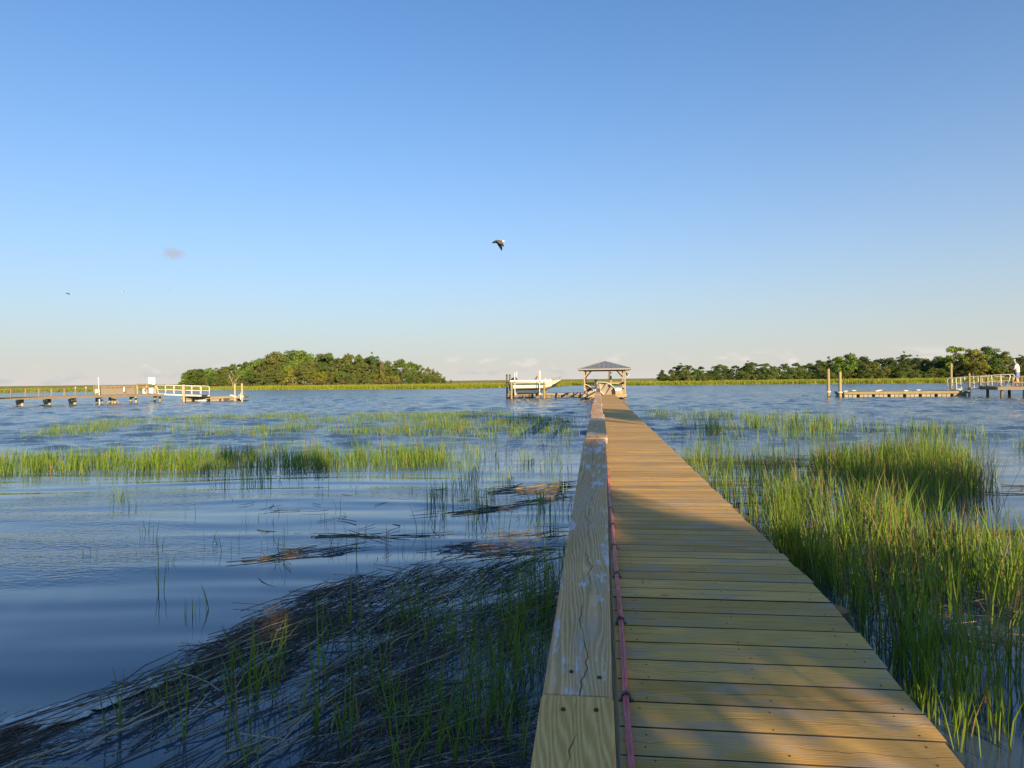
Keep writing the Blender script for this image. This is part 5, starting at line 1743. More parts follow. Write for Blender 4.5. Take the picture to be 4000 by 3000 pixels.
def boat_lift():
    a = D(1998, 1540, 61.3); b = D(2126, 1540, 61.3)
    t = root('boat_lift', 'timber boat lift with white side beams and four pilings under the motorboat', 'boat lift', (a.x, a.y, 0))
    back = CF * 2.6
    zb = D(2060, 1487.6, 61.3).z
    k = 0
    for p in (a, b):
        for off in (0, 1):
            q = p + back * off + CR * (0.22 * off)
            piling_mb(q.x, q.y, -1.5, zb - 0.075, 0.088, 90 + k).build('piling', M_PILEY, t, auto=40); k += 1
    for off in (0, 1):
        p0 = Vector((a.x, a.y, zb)) + back * off + CR * (-0.12 + 0.2 * off); p1 = Vector((b.x, b.y, zb)) + back * off + CR * (0.66 if off == 0 else 0.3)
        mb = MB(); mb.bar(p0, p1, 0.12, 0.14, bev=0.008); bm = mb.build('side_beam', M_WHITE, t)
        for f in (0.12, 0.72):
            c = p0.lerp(p1, f) + UP * 0.0 - CF * 0.07
            mb = MB(); mb.tube([c, c - CF * 0.03], 0.05, 10); sub(mb.build('winch_drum', M_SKIFF, t), bm)
    # cradle and bunks
    zc = D(2060, 1532, 62).z
    for f in (0.12, 0.86):
        p0 = Vector((a.x, a.y, zc - 0.16)).lerp(Vector((b.x, b.y, zc - 0.16)), f) + CF * 0.1
        mb = MB(); mb.bar(p0, p0 + CF * 2.4, 0.10, 0.16); mb.build('cradle_beam', M_ALU, t)
        for lat in (0.1, 2.4):
            q = p0 + CF * lat
            mb = MB(); mb.tube([(q.x, q.y, zc - 0.1), (q.x, q.y, zb - 0.06)], 0.008, 5); mb.build('cable', plain('steel_cable', (0.3, 0.3, 0.3), 0.4, 0.6), t)
            mb = MB(); mb.box(q + UP * 0.02 + CR * 0.12, (0.05, 0.06, 0.34), YAW); mb.build('guide_bracket', M_TUB, t)
    for lat in (0.5, 1.7):
        p0 = Vector((a.x, a.y, zc)) + CR * 0.28 + CF * (lat + 0.3); p1 = Vector((b.x, b.y, zc)) + CR * -0.15 + CF * (lat + 0.3)
        mb = MB(); mb.bar(p0, p1, 0.14, 0.12, bev=0.02); mb.build('bunk', plain('bunk_carpet', (0.055, 0.06, 0.075), 0.95, var=0.3), t)
    for px, py, dep in ((2010, 1456, 61.7), (2017.6, 1452, 64), (2107, 1447, 61.7), (2110.5, 1450, 64)):
        tp = D(px, py, dep)
        mb = MB(); mb.tube([(tp.x, tp.y, zc - 0.25), tuple(tp)], 0.036, 10); mb.build('guide_pole', M_WHITE, t, auto=40)
    # furled flag on the rear guide pole
    p = D(2018.6, 1474, 63.9)
    mb = MB()
    rows = []
    for i in range(7):
        z = p.z - 0.036 * i
        w = 0.03 + 0.05 * math.sin(i / 6 * math.pi * 0.8)
        rows.append([p + UP * (z - p.z) + CR * (w * math.cos(a_) * (1 + .3 * math.sin(i * 2 + q)) + 0.02 * i / 6) + CF * (w * 0.5 * math.sin(a_)) for q, a_ in enumerate([2 * math.pi * j / 8 for j in range(8)])])
    mb.rings(rows)
    o = mb.build('furled_flag', plain('faded_red_cloth', (0.55, 0.16, 0.15), 0.9, var=0.4, scale=14), None, smooth=True, origin=tuple(p))
    tag(o, 'small furled red and white flag on the stern guide pole of the boat lift', 'flag')


boat_lift()
# ------------------------------------------------------------------ neighbouring dock on the left
M_PIERX = wood('pier_timber', 0, (0.19, 0.14, 0.08), (0.34, 0.265, 0.17), grey=(0.30, 0.27, 0.22), grey_amt=0.6, var=0.2)
M_BENCHW = wood('weathered_plank', 0, (0.17, 0.125, 0.075), (0.33, 0.26, 0.17), grey=(0.34, 0.29, 0.235), grey_amt=0.7, var=0.30)
M_PALEPILE = wood('pale_piling', 2, (0.36, 0.28, 0.14), (0.54, 0.45, 0.27), grey=(0.46, 0.42, 0.34), grey_amt=0.3, var=0.12)


def pz(p): return 57.0 + p / 640.0 * 10.5


pd0 = D(0, hor(0), pz(0)); pd1 = D(640, hor(640), pz(640))
PAX = Vector((pd1.x - pd0.x, pd1.y - pd0.y, 0)).normalized()      # along the pier, away
PBK = Vector((-PAX.y, PAX.x, 0))                                    # across it, to the far left side


def pier(p, h, w=0.0, along_=0.0):
    q = D(p, hor(p), pz(p))
    return Vector((q.x, q.y, h)) + PBK * w + PAX * along_


def left_pier():
    H = 0.80
    o0 = pier(300, 0)
    t = root('pier', 'long low timber pier with stub posts and diagonal braces at the left', 'pier', tuple(o0))
    a, b = pier(-330, H), pier(632, H)
    L = (b - a).length
    n = int(L / 0.15)
    mb = MB()
    for k in range(n):
        c = a.lerp(b, (k + 0.5) / n) + PBK * 0.66
        mb.frame_box(c - UP * 0.019, PBK, -PAX, UP, 1.3, L / n - 0.008, 0.038)
    dk = mb.build('deck_boards', M_FLOATTOP, t); dk['kind'] = 'stuff'
    for w in (0.0, 1.32):
        mb = MB(); mb.frame_box((a + b) / 2 + PBK * w - UP * 0.13, PAX, PBK, UP, L, 0.05, 0.19); mb.build('stringer', M_PIERX, t)
    # bents: two pilings, a cap beam and braces
    for k, p in enumerate((-180, -60, 88, 195, 294, 398, 450, 532, 626)):
        f = pier(p, 0, 0.10); g = pier(p, 0, 1.22)
        tall = p < 380
        for q in (f, g):
            zt = H - 0.05 if q is not f or p >= 380 else H - 0.03
            piling_mb(q.x, q.y, -1.5, zt - 0.2, 0.105, 500 + k).build('piling', M_PALEPILE if p < 600 else M_PILEY, t, auto=40)
        mb = MB(); mb.bar(Vector((f.x, f.y, H - 0.315)), Vector((g.x, g.y, H - 0.315)), 0.09, 0.15); mb.build('cap_beam', M_PIERX, t)
        if p < 380:
            m1 = f.lerp(g, 0.55)
            for q in (f, g):
                mb = MB(); mb.bar(Vector((q.x, q.y, H - 0.36)) - PAX * 0.12, Vector((m1.x, m1.y, -0.06)) - PAX * 0.12 + (q - m1) * 0.12, 0.05, 0.13, up=PAX); mb.build('brace', M_PALEPILE, t)
    c = pier(438, 0, -0.02)
    piling_mb(c.x, c.y, -1.5, H - 0.24, 0.085, 520).build('piling', M_PALEPILE, t, auto=40)
    for p in (412, 464):
        e = pier(p, -0.05, -0.06)
        mb = MB(); mb.bar(Vector((c.x, c.y, H - 0.26)) - PBK * 0.1, e, 0.05, 0.14, up=PBK); mb.build('brace', M_PALEPILE, t)
    # stub posts
    for k, p in enumerate((-70, -12, 43, 100, 153, 203, 252, 295, 336)):
        c = pier(p, H, 0.03)
        top = D(p, 1518.5 - 0.006 * p, pz(p)).z
        mb = MB(); mb.bar((c.x, c.y, H - 0.2), (c.x, c.y, top), 0.11, 0.11, bev=0.008); mb.build('stub_post', M_PIERX, t)
        if k in (7, 8):
            l = root('dock_light', ('small white lamp on the stub post nearest the plank wall of the left pier' if k == 8 else 'small white lamp on the second stub post from the plank wall of the left pier'), 'lamp', (c.x, c.y, top))
            mb = MB(); mb.tube([(c.x, c.y, top + 0.002), (c.x + 0.02, c.y, top + 0.10)], 0.05, 8); mb.build('lamp_body', M_WHITE, l)
            mb = MB(); mb.tube([(c.x + 0.02, c.y, top + 0.10), (c.x + 0.03, c.y, top + 0.16)], [0.06, 0.03], 8); mb.build('lamp_cap', M_SKIFF, l)
    # plank wall (backrest of a bench) of the platform
    wl, wr = 368, 536
    zt, zb = H + 0.83, H + 0.02
    nb = 6
    bh = (zt - zb) / nb
    for k in range(nb):
        z = zb + bh * (k + 0.5)
        mb = MB(); mb.frame_box((pier(wl, z, 0.06) + pier(wr, z, 0.06)) / 2, PAX, PBK, UP, (pier(wl, z) - pier(wr, z)).length, 0.03, bh - 0.012); mb.build('plank', M_BENCHW, t)
    for p in (369, 410, 452, 492, 531):
        c = pier(p, H, 0.01)
        mb = MB(); mb.bar(Vector((c.x, c.y, H - 0.1)), Vector((c.x, c.y, zt + 0.02)) - PAX * 0.10, 0.07, 0.10, up=PBK); mb.build('wall_post', M_PIERX, t)
    mb = MB(); mb.frame_box((pier(wl, zt + 0.04) + pier(wr, zt + 0.04)) / 2 + PBK * 0.06, PAX, PBK, UP, (pier(wl, z) - pier(wr, z)).length, 0.16, 0.035); mb.build('wall_cap', M_PIERX, t)
    for w, z in ((0.30, H + 0.42),):
        mb = MB(); mb.frame_box((pier(405, z, w) + pier(530, z, w)) / 2, PAX, PBK, UP, (pier(405, z) - pier(530, z)).length, 0.4, 0.04); mb.build('bench_seat', M_BENCHW, t)
    # end railing
    zr = H + 0.86
    for p in (537, 574, 608):
        c = pier(p, H, 0.02)
        mb = MB(); mb.bar((c.x, c.y, H - 0.12), (c.x, c.y, zr), 0.11, 0.11, bev=0.008); mb.build('rail_post', M_PALEPILE, t)
    mb = MB(); mb.frame_box((pier(536, zr + 0.05) + pier(612, zr + 0.05)) / 2, PAX, PBK, UP, (pier(536, 0) - pier(612, 0)).length, 0.16, 0.13); mb.build('top_rail', M_PIERX, t)
    mb = MB(); mb.frame_box((pier(536, zr - 0.2) + pier(612, zr - 0.2)) / 2 + PBK * 1.25, PAX, PBK, UP, (pier(536, 0) - pier(612, 0)).length, 0.05, 0.1); mb.build('back_rail', M_PIERX, t)
    return H, zr


PH, PZR = left_pier()


def face_box(name, px0, px1, py0, py1, dep, d, m, parent, bev=0.0):
    a = D((px0 + px1) / 2, (py0 + py1) / 2, dep)
    w = (px1 - px0) / FPX * dep; h = (py1 - py0) / FPX * dep
    mb = MB(); mb.frame_box(a + CF * (d / 2), CR, CF, UP, w, d, h, bev)
    return mb.build(name, m, parent)


def left_things():
    # sign
    dep = pz(592)
    c = D(592.5, 1488, dep)
    t = root('warning_sign', 'square white sign with dark lettering standing on the left pier railing', 'sign', (c.x, c.y, PZR + 0.1))
    mb = MB(); mb.frame_box(c, CR, CF, UP, 27 / FPX * dep, 0.02, 28.5 / FPX * dep); bd = mb.build('board', M_WHITE, t)
    M3 = Matrix((CR, UP, -CF)).transposed()
    ink = plain('dark_lettering', (0.05, 0.035, 0.02), 0.7)
    for k, (s, dy) in enumerate((('SLOW SPEED', 8.0), ('MINIMUM WAKE', 1.8), ('DOCKS AHEAD', -4.0))):
        o = text_mesh('lettering', s, 0.098 if k == 0 else 0.076, ink, t, c - CF * 0.012 + UP * (dy / FPX * dep), M3)
        sub(o, bd)
    for dx in (-10, 10):
        q = c + CR * (dx / FPX * dep) + CF * 0.035
        mb = MB(); mb.bar(Vector((q.x, q.y, PZR + 0.117)), Vector((q.x, q.y, c.z + 0.3)), 0.04, 0.04); mb.build('support', M_PIERX, t)
    # two white fish-cleaning tables / dock boxes
    for k, (x0, x1, lab) in enumerate(((577.5, 604, 'wide white dock box with lid behind the railing of the left pier'), (562, 571, 'narrow white dock box left of the wide one on the left pier'))):
        dep = pz(590) + 0.75
        a = D((x0 + x1) / 2, 1525, dep)
        t = root('dock_box', lab, 'dock box', (a.x, a.y, PH))
        w = (x1 - x0) / FPX * dep
        z1 = D(x0, 1517, dep).z
        mb = MB(); mb.rings([[Vector((a.x, a.y, z)) + CR * (u * w * s) + CF * (v * 0.55 * s) for u, v in ((-.5, -.5), (.5, -.5), (.5, .5), (-.5, .5))] for z, s in ((PH + 0.04, 0.86), (PH + 0.10, 0.88), (z1, 0.96))]); mb.build('body', M_WHITE, t)
        mb = MB(); mb.frame_box(Vector((a.x, a.y, z1 + 0.03)), CR, CF, UP, w * 1.06, 0.62, 0.055, 0.015); mb.build('lid', M_WHITE, t)
        for s in (-1, 1):
            mb = MB(); mb.frame_box(Vector((a.x, a.y, PH + 0.021)) + CR * (s * w * 0.32), CR, CF, UP, 0.12, 0.4, 0.038); mb.build('foot', M_WHITE, t)
    # red life ring cloth hung on the rail
    dep = pz(567) - 0.1
    mb = MB()
    rows = []
    for i in range(9):
        p = D(557 + 2.4 * i, 1513 + 2.2 * math.sin(i / 8 * math.pi) + 0.6 * i * 0.5, dep)
        rows.append([p + UP * (0.10 * math.cos(a) * (0.6 + 0.4 * math.sin(i + a))) + CF * (0.05 * math.sin(a)) for a in [2 * math.pi * q / 7 for q in range(7)]])
    mb.rings(rows)
    o = mb.build('red_towel', plain('faded_coral_cloth', (0.62, 0.24, 0.17), 0.9, var=0.25, scale=10), None, smooth=True, origin=tuple(D(567, 1513, dep)))
    tag(o, 'faded red towel hanging over the railing of the left pier below the sign', 'towel')
    # meter box, buoy, pole, fender on the plank wall
    dep = pz(377) - 0.12
    a = D(377, 1528, dep)
    t = root('meter_box', 'beige electrical box with two conduits on the left end of the plank wall', 'electrical box', tuple(a))
    mb = MB(); mb.frame_box(a + CF * 0.05, CR, CF, UP, 12 / FPX * dep, 0.14, 16.5 / FPX * dep, 0.01); mb.build('box', plain('beige_enclosure', (0.62, 0.50, 0.36), 0.5), t)
    for dx in (-1.5, 1.8):
        q = D(377 + dx, 1536, dep); q2 = D(377 + dx * 1.3, 1547, dep)
        mb = MB(); mb.tube([q + CF * 0.04, q2 + CF * 0.04], 0.018, 6); mb.build('conduit', plain('conduit', (0.16, 0.13, 0.11), 0.6), t)
    b = D(366.8, 1526, dep)
    mb = MB(); mb.rings([[b + CR * (0.075 * math.sin(f) * math.cos(a_)) + CF * (0.075 * math.sin(f) * math.sin(a_)) + UP * (0.075 * math.cos(f)) for a_ in [2 * math.pi * q / 10 for q in range(10)]] for f in (0.15, 0.7, 1.3, 1.9, 2.5, 3.0)])
    o = mb.build('buoy', M_WHITE, None, smooth=True, origin=tuple(b)); tag(o, 'small round white buoy hung beside the electrical box on the left pier', 'buoy')
    t = root('depth_pole', 'tall thin white pole with dark bands leaning in front of the left pier', 'pole', tuple(G(389.5, 1577)))
    p0, p1 = D(389.5, 1578, dep - 0.4), D(384, 1474.5, dep - 0.2)
    mb = MB(); mb.tube([p0, p1], 0.032, 8); mb.build('pole', plain('bright_white', (0.85, 0.85, 0.83), 0.4, var=0.03), t)
    for f in (0.10, 0.42, 0.76, 0.87):
        q = p0.lerp(p1, f); d = (p1 - p0).normalized()
        mb = MB(); mb.tube([q, q + d * 0.03], 0.036, 8); mb.build('band', M_BLACK, t)
    f = D(485, 1522, pz(485) - 0.15)
    mb = MB(); mb.rings([[f + UP * z + CR * (r_ * math.cos(a_)) + CF * (r_ * math.sin(a_)) for a_ in [2 * math.pi * q / 10 for q in range(10)]] for z, r_ in ((-.23, .02), (-.2, .07), (-.1, .082), (.1, .082), (.2, .07), (.24, .03), (.27, .02))])
    o = mb.build('boat_fender', M_WHITE, None, smooth=True, origin=tuple(f)); tag(o, 'white boat fender hanging on the plank wall of the left pier', 'fender')


left_things()


def gangway(label, n0, n1, width, rail_h, nposts, m, slant=0.0):
    """n0 lower end, n1 upper end of the near side at floor level; far side lies `width` behind"""
    n0, n1 = Vector(n0), Vector(n1)
    ax = (n1 - n0).normalized()
    bk = Vector((-ax.y, ax.x, 0)).normalized()
    if bk.dot(CF) < 0: bk = -bk
    up = ax.cross(bk); up = up if up.z > 0 else -up
    t = root('gangway', label, 'gangway', (n0.x, n0.y, n0.z))
    L = (n1 - n0).length
    for off in (0.0, width):
        a, b = n0 + bk * off, n1 + bk * off
        mb = MB(); mb.bar(a - up * 0.02, b - up * 0.02, 0.06, 0.15); mb.build('side_beam', m, t)
        k = 0.14
        pts = [a + up * 0.05, a + up * (rail_h - k), a + up * (rail_h - k * 0.3) + ax * (k * 0.3), a + up * rail_h + ax * k]
        pts += [b + up * rail_h - ax * k, b + up * (rail_h - k * 0.3) - ax * (k * 0.3), b + up * (rail_h - k), b + up * 0.05 - ax * 0.25]
        mb = MB(); mb.tube(pts, 0.032, 8); mb.build('handrail', m, t, smooth=True)
        mb = MB(); mb.tube([a + up * (rail_h * 0.5), b + up * (rail_h * 0.5) - ax * 0.1], 0.025, 8); mb.build('mid_rail', m, t)
        for i in range(1, nposts + 1):
            q = a.lerp(b, i / (nposts + 1))
            mb = MB(); mb.tube([q + up * 0.05, q + up * rail_h + ax * slant], 0.022, 8); mb.build('baluster', m, t)
    n = int(L / 0.16)
    mb = MB()
    for i in range(n):
        c = n0.lerp(n1, (i + 0.5) / n) + bk * (width / 2) + up * 0.045
        mb.frame_box(c, bk, ax, up, width - 0.07, L / n - 0.01, 0.025)
    mb.build('tread', M_FLOATTOP, t)
    return t


lg0, lg1 = D(745 + 40, 1545.5, 65.0), D(613, 1538.5, 67.0)
gangway('white aluminium gangway sloping from the left pier down to its floating dock', D(786, 1545.0, 64.9), D(612, 1538.5, 67.2), 0.95, 0.86, 4, M_ALU)

fa, fb = G(709, 1569.5), G(952, 1565.8)
lf, fa3, fb3, lax, lbk, LL = float_dock('short weathered floating dock at the end of the left gangway', (fa.x, fa.y), (fb.x, fb.y), 1.9, 0.475, 0.25, [(0.03, 0.155), (0.205, 0.40), (0.455, 0.60), (0.63, 0.67), (0.73, 0.88)], M_FASCIAG, M_TUB, 0.24)
pile_at('square pale piling at the left end of the left floating dock beside the gangway', 717.6, 1502.5, 65.2, r_=0.095, m=M_PALEPILE, seed=81)
pile_at('pale piling at the right end of the left floating dock, left of the outermost one', 917, 1499, 64.6, r_=0.095, m=M_PALEPILE, ring=0.46, seed=82)
pile_at('outermost pale piling at the right tip of the left floating dock', 945, 1498, 64.7, r_=0.09, m=M_PALEPILE, ring=0.46, seed=83)


def left_float_things():
    dep = 64.3
    c = D(789, 1565, dep)
    mb = MB(); mb.tube([c - CR * 0.40, c - CR * 0.36, c + CR * 0.36, c + CR * 0.40], [0.03, 0.085, 0.085, 0.03], 10)
    o = mb.build('boat_fender', M_WHITE, None, smooth=True, origin=tuple(c)); tag(o, 'long white fender hung on the front of the left floating dock', 'fender')
    c = D(885, 1560.5, dep)
    t = root('crab_crate', 'dark slatted crate hung on the front of the left floating dock', 'crate', tuple(c))
    md = plain('dark_crate', (0.10, 0.085, 0.075), 0.8, var=0.4)
    mb = MB(); mb.frame_box(c + CF * 0.06, CR, CF, UP, 0.50, 0.09, 0.24); mb.build('body', md, t)
    for k in range(4):
        mb = MB(); mb.frame_box(c - UP * (0.09 - 0.06 * k), CR, CF, UP, 0.53, 0.03, 0.022); mb.build('slat', md, t)
    dep = 64.9
    c = D(905, 1544.5, dep)
    mb = MB(); mb.rings([[c + CR * (x + 0.03 * math.sin(a_ * 2)) + CF * (r_ * math.cos(a_)) + UP * (r_ * 0.62 * math.sin(a_) - .02) for a_ in [2 * math.pi * q / 9 for q in range(9)]] for x, r_ in ((-.18, .04), (-.15, .12), (-.05, .15), (.06, .14), (.14, .12), (.18, .05))])
    o = mb.build('white_bag', M_WHITE, None, smooth=True, origin=tuple(c)); tag(o, 'bulging white bag lying on the left floating dock by the pilings', 'bag')
    a, b, c2, d2 = D(927, 1549, dep), D(935, 1544, dep), D(940.5, 1534, dep), D(939.5, 1562, 64.4)
    t = root('white_hose', 'white hose looped over the right tip of the left floating dock', 'hose', tuple(a))
    mb = MB(); mb.tube([a, b, c2, c2.lerp(d2, .12) + CR * .02, d2], [.03, .03, .06, .035, .03], 8); mb.build('hose', M_WHITE, t, smooth=True)


left_float_things()

# ------------------------------------------------------------------ neighbouring dock on the right
fa, fb = G(3297, 1552), G(3787, 1548.5)
tubs = []
for g in range(8):
    x0 = g / 8 + 0.004; wd = 1 / 8 - 0.022
    for k in range(3): tubs.append((x0 + wd * k / 3 + 0.002, x0 + wd * (k + 1) / 3 - 0.002))
rf, ra, rb, rax, rbk, RL = float_dock('long floating dock with yellow timber fascia and pale float drums at the right', (fa.x, fa.y), (fb.x, fb.y), 2.6, 0.43, 0.20, tubs, M_FASCIA, M_TUB, 0.23)
for k, (f, w) in enumerate(((0.02, 0.18), (0.16, 2.4), (0.28, 0.18), (0.38, 2.4), (0.51, 0.18), (0.70, 2.4), (0.93, 0.18))):
    c = ra + rax * (RL * f) + rbk * w + UP * 0.431
    mb = MB()
    for s in (-1, 1): mb.frame_box(c + rax * (0.05 * s) + UP * 0.025, UP, rax, rbk, 0.05, 0.035, 0.05)
    mb.tube([c - rax * 0.17 + UP * 0.055, c - rax * 0.08 + UP * 0.065, c + rax * 0.08 + UP * 0.065, c + rax * 0.17 + UP * 0.055], [.016, .026, .026, .016], 8)
    mb.build('cleat', M_WHITE, rf)
pile_at('tallest piling at the left end of the right floating dock, set back', 3235.5, 1441, 56.6, r_=0.115, ring=0.42, seed=84)
pile_at('shorter front piling at the left end of the right floating dock', 3281, 1452, 54.3, r_=0.115, ring=0.42, seed=85)
pile_at('tall piling behind the lower end of the right gangway', 3715, 1420.5, 57.2, r_=0.10, seed=86)
pile_at('front piling at the right end of the right floating dock before the gangway', 3785.5, 1458.5, 52.9, r_=0.085, ring=0.42, seed=87)
gangway('white aluminium gangway rising from the right floating dock to the fixed pier', D(3704, 1521.5, 54.4), D(3950, 1509.5, 51.2), 1.0, 0.90, 6, M_ALU)


def right_pier():
    dep = 50.0
    H = D(3900, 1510.5, dep).z
    a = D(3897, 1510, dep); a.z = H
    b = a + CR * 5.5 - CF * 1.0
    ax = (b - a).normalized(); bk = Vector((-ax.y, ax.x, 0))
    t = root('pier', 'raised timber pier with dark railing where the person stands at the right edge', 'pier', (a.x, a.y, 0))
    L = (b - a).length
    n = int(L / 0.15)
    for k in range(n):
        mb = MB(); mb.frame_box(a.lerp(b, (k + .5) / n) + bk * 1.25 - UP * 0.019, bk, -ax, UP, 2.5, L / n - 0.008, 0.038); mb.build('deck_board', M_FLOATTOP, t)
    for w in (-0.03, 2.53):
        mb = MB(); mb.frame_box((a + b) / 2 + bk * w - UP * 0.14, ax, bk, UP, L, 0.05, 0.20); mb.build('edge_beam', M_PIERX, t)
    mb = MB(); mb.frame_box(a + bk * 1.25 - ax * 0.03 - UP * 0.14, bk, ax, UP, 2.5, 0.05, 0.20); mb.build('edge_beam', M_FRAME, t)
    for k, (x, w) in enumerate(((0.38, 0.25), (1.85, 0.25), (3.6, 0.25), (0.38, 2.3), (1.85, 2.3), (3.6, 2.3))):
        p = a + ax * x + bk * w
        piling_mb(p.x, p.y, -1.5, H - 0.25, 0.095, 600 + k).build('piling', M_PILE, t, auto=40)
    zr = H + 0.70
    # back railing
    for x in (-0.05, 0.45, 1.3, 2.4, 3.6):
        p = a + ax * x + bk * 2.45
        mb = MB(); mb.bar((p.x, p.y, H - 0.2), (p.x, p.y, zr), 0.13, 0.13, bev=0.01); mb.build('rail_post', M_PIERX, t)
    for dz in (0.03, -0.40):
        mb = MB(); mb.bar(a + bk * 2.42 - ax * 0.1 + UP * (zr + dz - H), b + bk * 2.42 + UP * (zr + dz - H), 0.10, 0.07); mb.build('rail', M_PIERX, t)
    # front railing right of the gangway
    for x in (1.02, 1.62, 1.78, 3.2):
        p = a + ax * x + bk * 0.12
        mb = MB(); mb.bar((p.x, p.y, H - 0.2), (p.x, p.y, zr), 0.10, 0.10, bev=0.01); mb.build('rail_post', M_FRAME, t)
    for dz in (0.03, -0.42):
        mb = MB(); mb.bar(a + bk * 0.10 + ax * 1.0 + UP * (zr + dz - H), b + bk * 0.10 + UP * (zr + dz - H), 0.10, 0.08); mb.build('rail', M_FRAME, t)
    return a, ax, bk, H


RPA, RPX, RPB, RPH = right_pier()
# ------------------------------------------------------------------ person
def person():
    base = D(3975, 1500, 51.4); base.z = RPH + 0.001
    t = root('person', 'person in a pale pink shirt and blue shorts standing head bowed on the right pier', 'person', tuple(base))
    S = 1.10                                       # tall figure
    F = (CF * 0.80 - CR * 0.60).normalized()        # it faces away, to the left
    X = F.cross(UP)                                 # its right-hand side
    def W(x, f, z): return (X * x + F * f + UP * z) * S
    J = {
        'pelvis': (W(0, 0, .95), .135, .105), 'waist': (W(0, .01, 1.08), .135, .10), 'chest': (W(0, .02, 1.28), .165, .12), 'upper': (W(0, .04, 1.42), .15, .10),
        'neck': (W(0, .09, 1.52), .055, .055), 'head0': (W(0, .14, 1.59), .075, .085), 'head1': (W(0, .18, 1.68), .085, .10), 'head2': (W(0, .20, 1.745), .05, .06),
    }
    for s, n_ in ((1, 'R'), (-1, 'L')):
        J['hip' + n_] = (W(.095 * s, 0, .90), .10, .10); J['thigh' + n_] = (W(.11 * s, .02, .70), .088, .088); J['knee' + n_] = (W(.115 * s, .03, .49), .060, .060)
        J['calf' + n_] = (W(.115 * s, .0, .33), .058, .058); J['ankle' + n_] = (W(.115 * s, -.01, .085), .038, .038); J['foot' + n_] = (W(.12 * s, .06, .04), .045, .035); J['toe' + n_] = (W(.125 * s, .17, .03), .04, .025)
        J['sh' + n_] = (W(.19 * s, .04, 1.41), .062, .062); J['elbow' + n_] = (W(.33 * s, .06, 1.14), .046, .046); J['fore' + n_] = (W(.26 * s, .20, 1.16), .040, .040); J['wrist' + n_] = (W(.12 * s, .34, 1.22), .028, .028); J['palm' + n_] = (W(.07 * s, .39, 1.25), .034, .02)
    names = list(J)
    E = [('pelvis', 'waist'), ('waist', 'chest'), ('chest', 'upper'), ('upper', 'neck'), ('neck', 'head0'), ('head0', 'head1'), ('head1', 'head2')]
    for n_ in 'RL':
        E += [('pelvis', 'hip' + n_), ('hip' + n_, 'thigh' + n_), ('thigh' + n_, 'knee' + n_), ('knee' + n_, 'calf' + n_), ('calf' + n_, 'ankle' + n_), ('ankle' + n_, 'foot' + n_), ('foot' + n_, 'toe' + n_), ('upper', 'sh' + n_), ('sh' + n_, 'elbow' + n_), ('elbow' + n_, 'fore' + n_), ('fore' + n_, 'wrist' + n_), ('wrist' + n_, 'palm' + n_)]
    # five fingers per hand
    fr = 0.009 * S
    for s, n_ in ((1, 'R'), (-1, 'L')):
        for k in range(5):
            b0 = Vector((.07 * s, .39, 1.25)); off = (k - 2) * 0.016
            a_ = W(b0.x - .01 * s, b0.y + .05 - .006 * abs(k - 1), b0.z + off); c_ = W(b0.x - .035 * s, b0.y + .085 - .008 * abs(k - 1), b0.z + off - .01)
            if k == 4: a_ = W(b0.x - .03 * s, b0.y - .005, b0.z + .035); c_ = W(b0.x - .05 * s, b0.y + .02, b0.z + .05)
            J['f%d%s' % (k, n_)] = (a_, .010, .010); J['t%d%s' % (k, n_)] = (c_, .008, .008)
            E += [('palm' + n_, 'f%d%s' % (k, n_)), ('f%d%s' % (k, n_), 't%d%s' % (k, n_))]
    names = list(J); idx = {n_: i for i, n_ in enumerate(names)}
    me = bpy.data.meshes.new('body')
    me.from_pydata([tuple(J[n_][0]) for n_ in names], [(idx[a], idx[b]) for a, b in E], [])
    o = bpy.data.objects.new('body', me); COL.objects.link(o)
    sk = o.modifiers.new('skin', 'SKIN'); sk.use_smooth_shade = True
    lay = me.skin_vertices[0].data if me.skin_vertices else None
    if lay is None:
        bpy.context.view_layer.update()
        bpy.context.view_layer.objects.active = o
        bpy.ops.object.mode_set(mode='OBJECT')
        lay = me.skin_vertices[0].data
    for i, n_ in enumerate(names):
        lay[i].radius = (J[n_][1] * S, J[n_][2] * S)
        lay[i].use_root = (n_ == 'pelvis')
    ss = o.modifiers.new('sub', 'SUBSURF'); ss.levels = 1; ss.render_levels = 1
    bpy.context.view_layer.update()
    dg = bpy.context.evaluated_depsgraph_get()
    fin = bpy.data.meshes.new_from_object(o.evaluated_get(dg))
    fin.name = 'body'
    bpy.data.objects.remove(o)
    skin_ = plain('skin', (0.55, 0.33, 0.24), 0.5, var=0.06); shirt = plain('pale_pink_shirt', (0.78, 0.60, 0.52), 0.85, var=0.08, scale=14, bump=0.5); shorts = plain('blue_shorts', (0.10, 0.24, 0.62), 0.8, var=0.12, scale=14, bump=0.4); hair = plain('grey_hair', (0.36, 0.32, 0.29), 0.8, var=0.2, scale=30)
    fin.materials.clear()
    for m_ in (skin_, shirt, shorts, hair): fin.materials.append(m_)
    for p in fin.polygons:
        c = p.center / S
        z = c.z; x = abs(c.dot(X)); f = c.dot(F)
        i = 0
        if 0.60 < z <= 0.97 and f < 0.2: i = 2
        elif z > 0.97 and z < 1.50 and f < 0.17 and not (x > 0.15 and z < 1.10): i = 1
        elif z > 1.56 and f < 0.19: i = 3
        p.material_index = i
    fin.polygons.foreach_set('use_smooth', [True] * len(fin.polygons))
    fin.update()
    link('body', fin, None, t)
    # flat cap with a short brim
    hc = base + W(0, .20, 1.755)
    mb = MB(); d = (F * 0.8 - UP * 0.6).normalized(); u_ = X.cross(d)
    if u_.z < 0: u_ = -u_
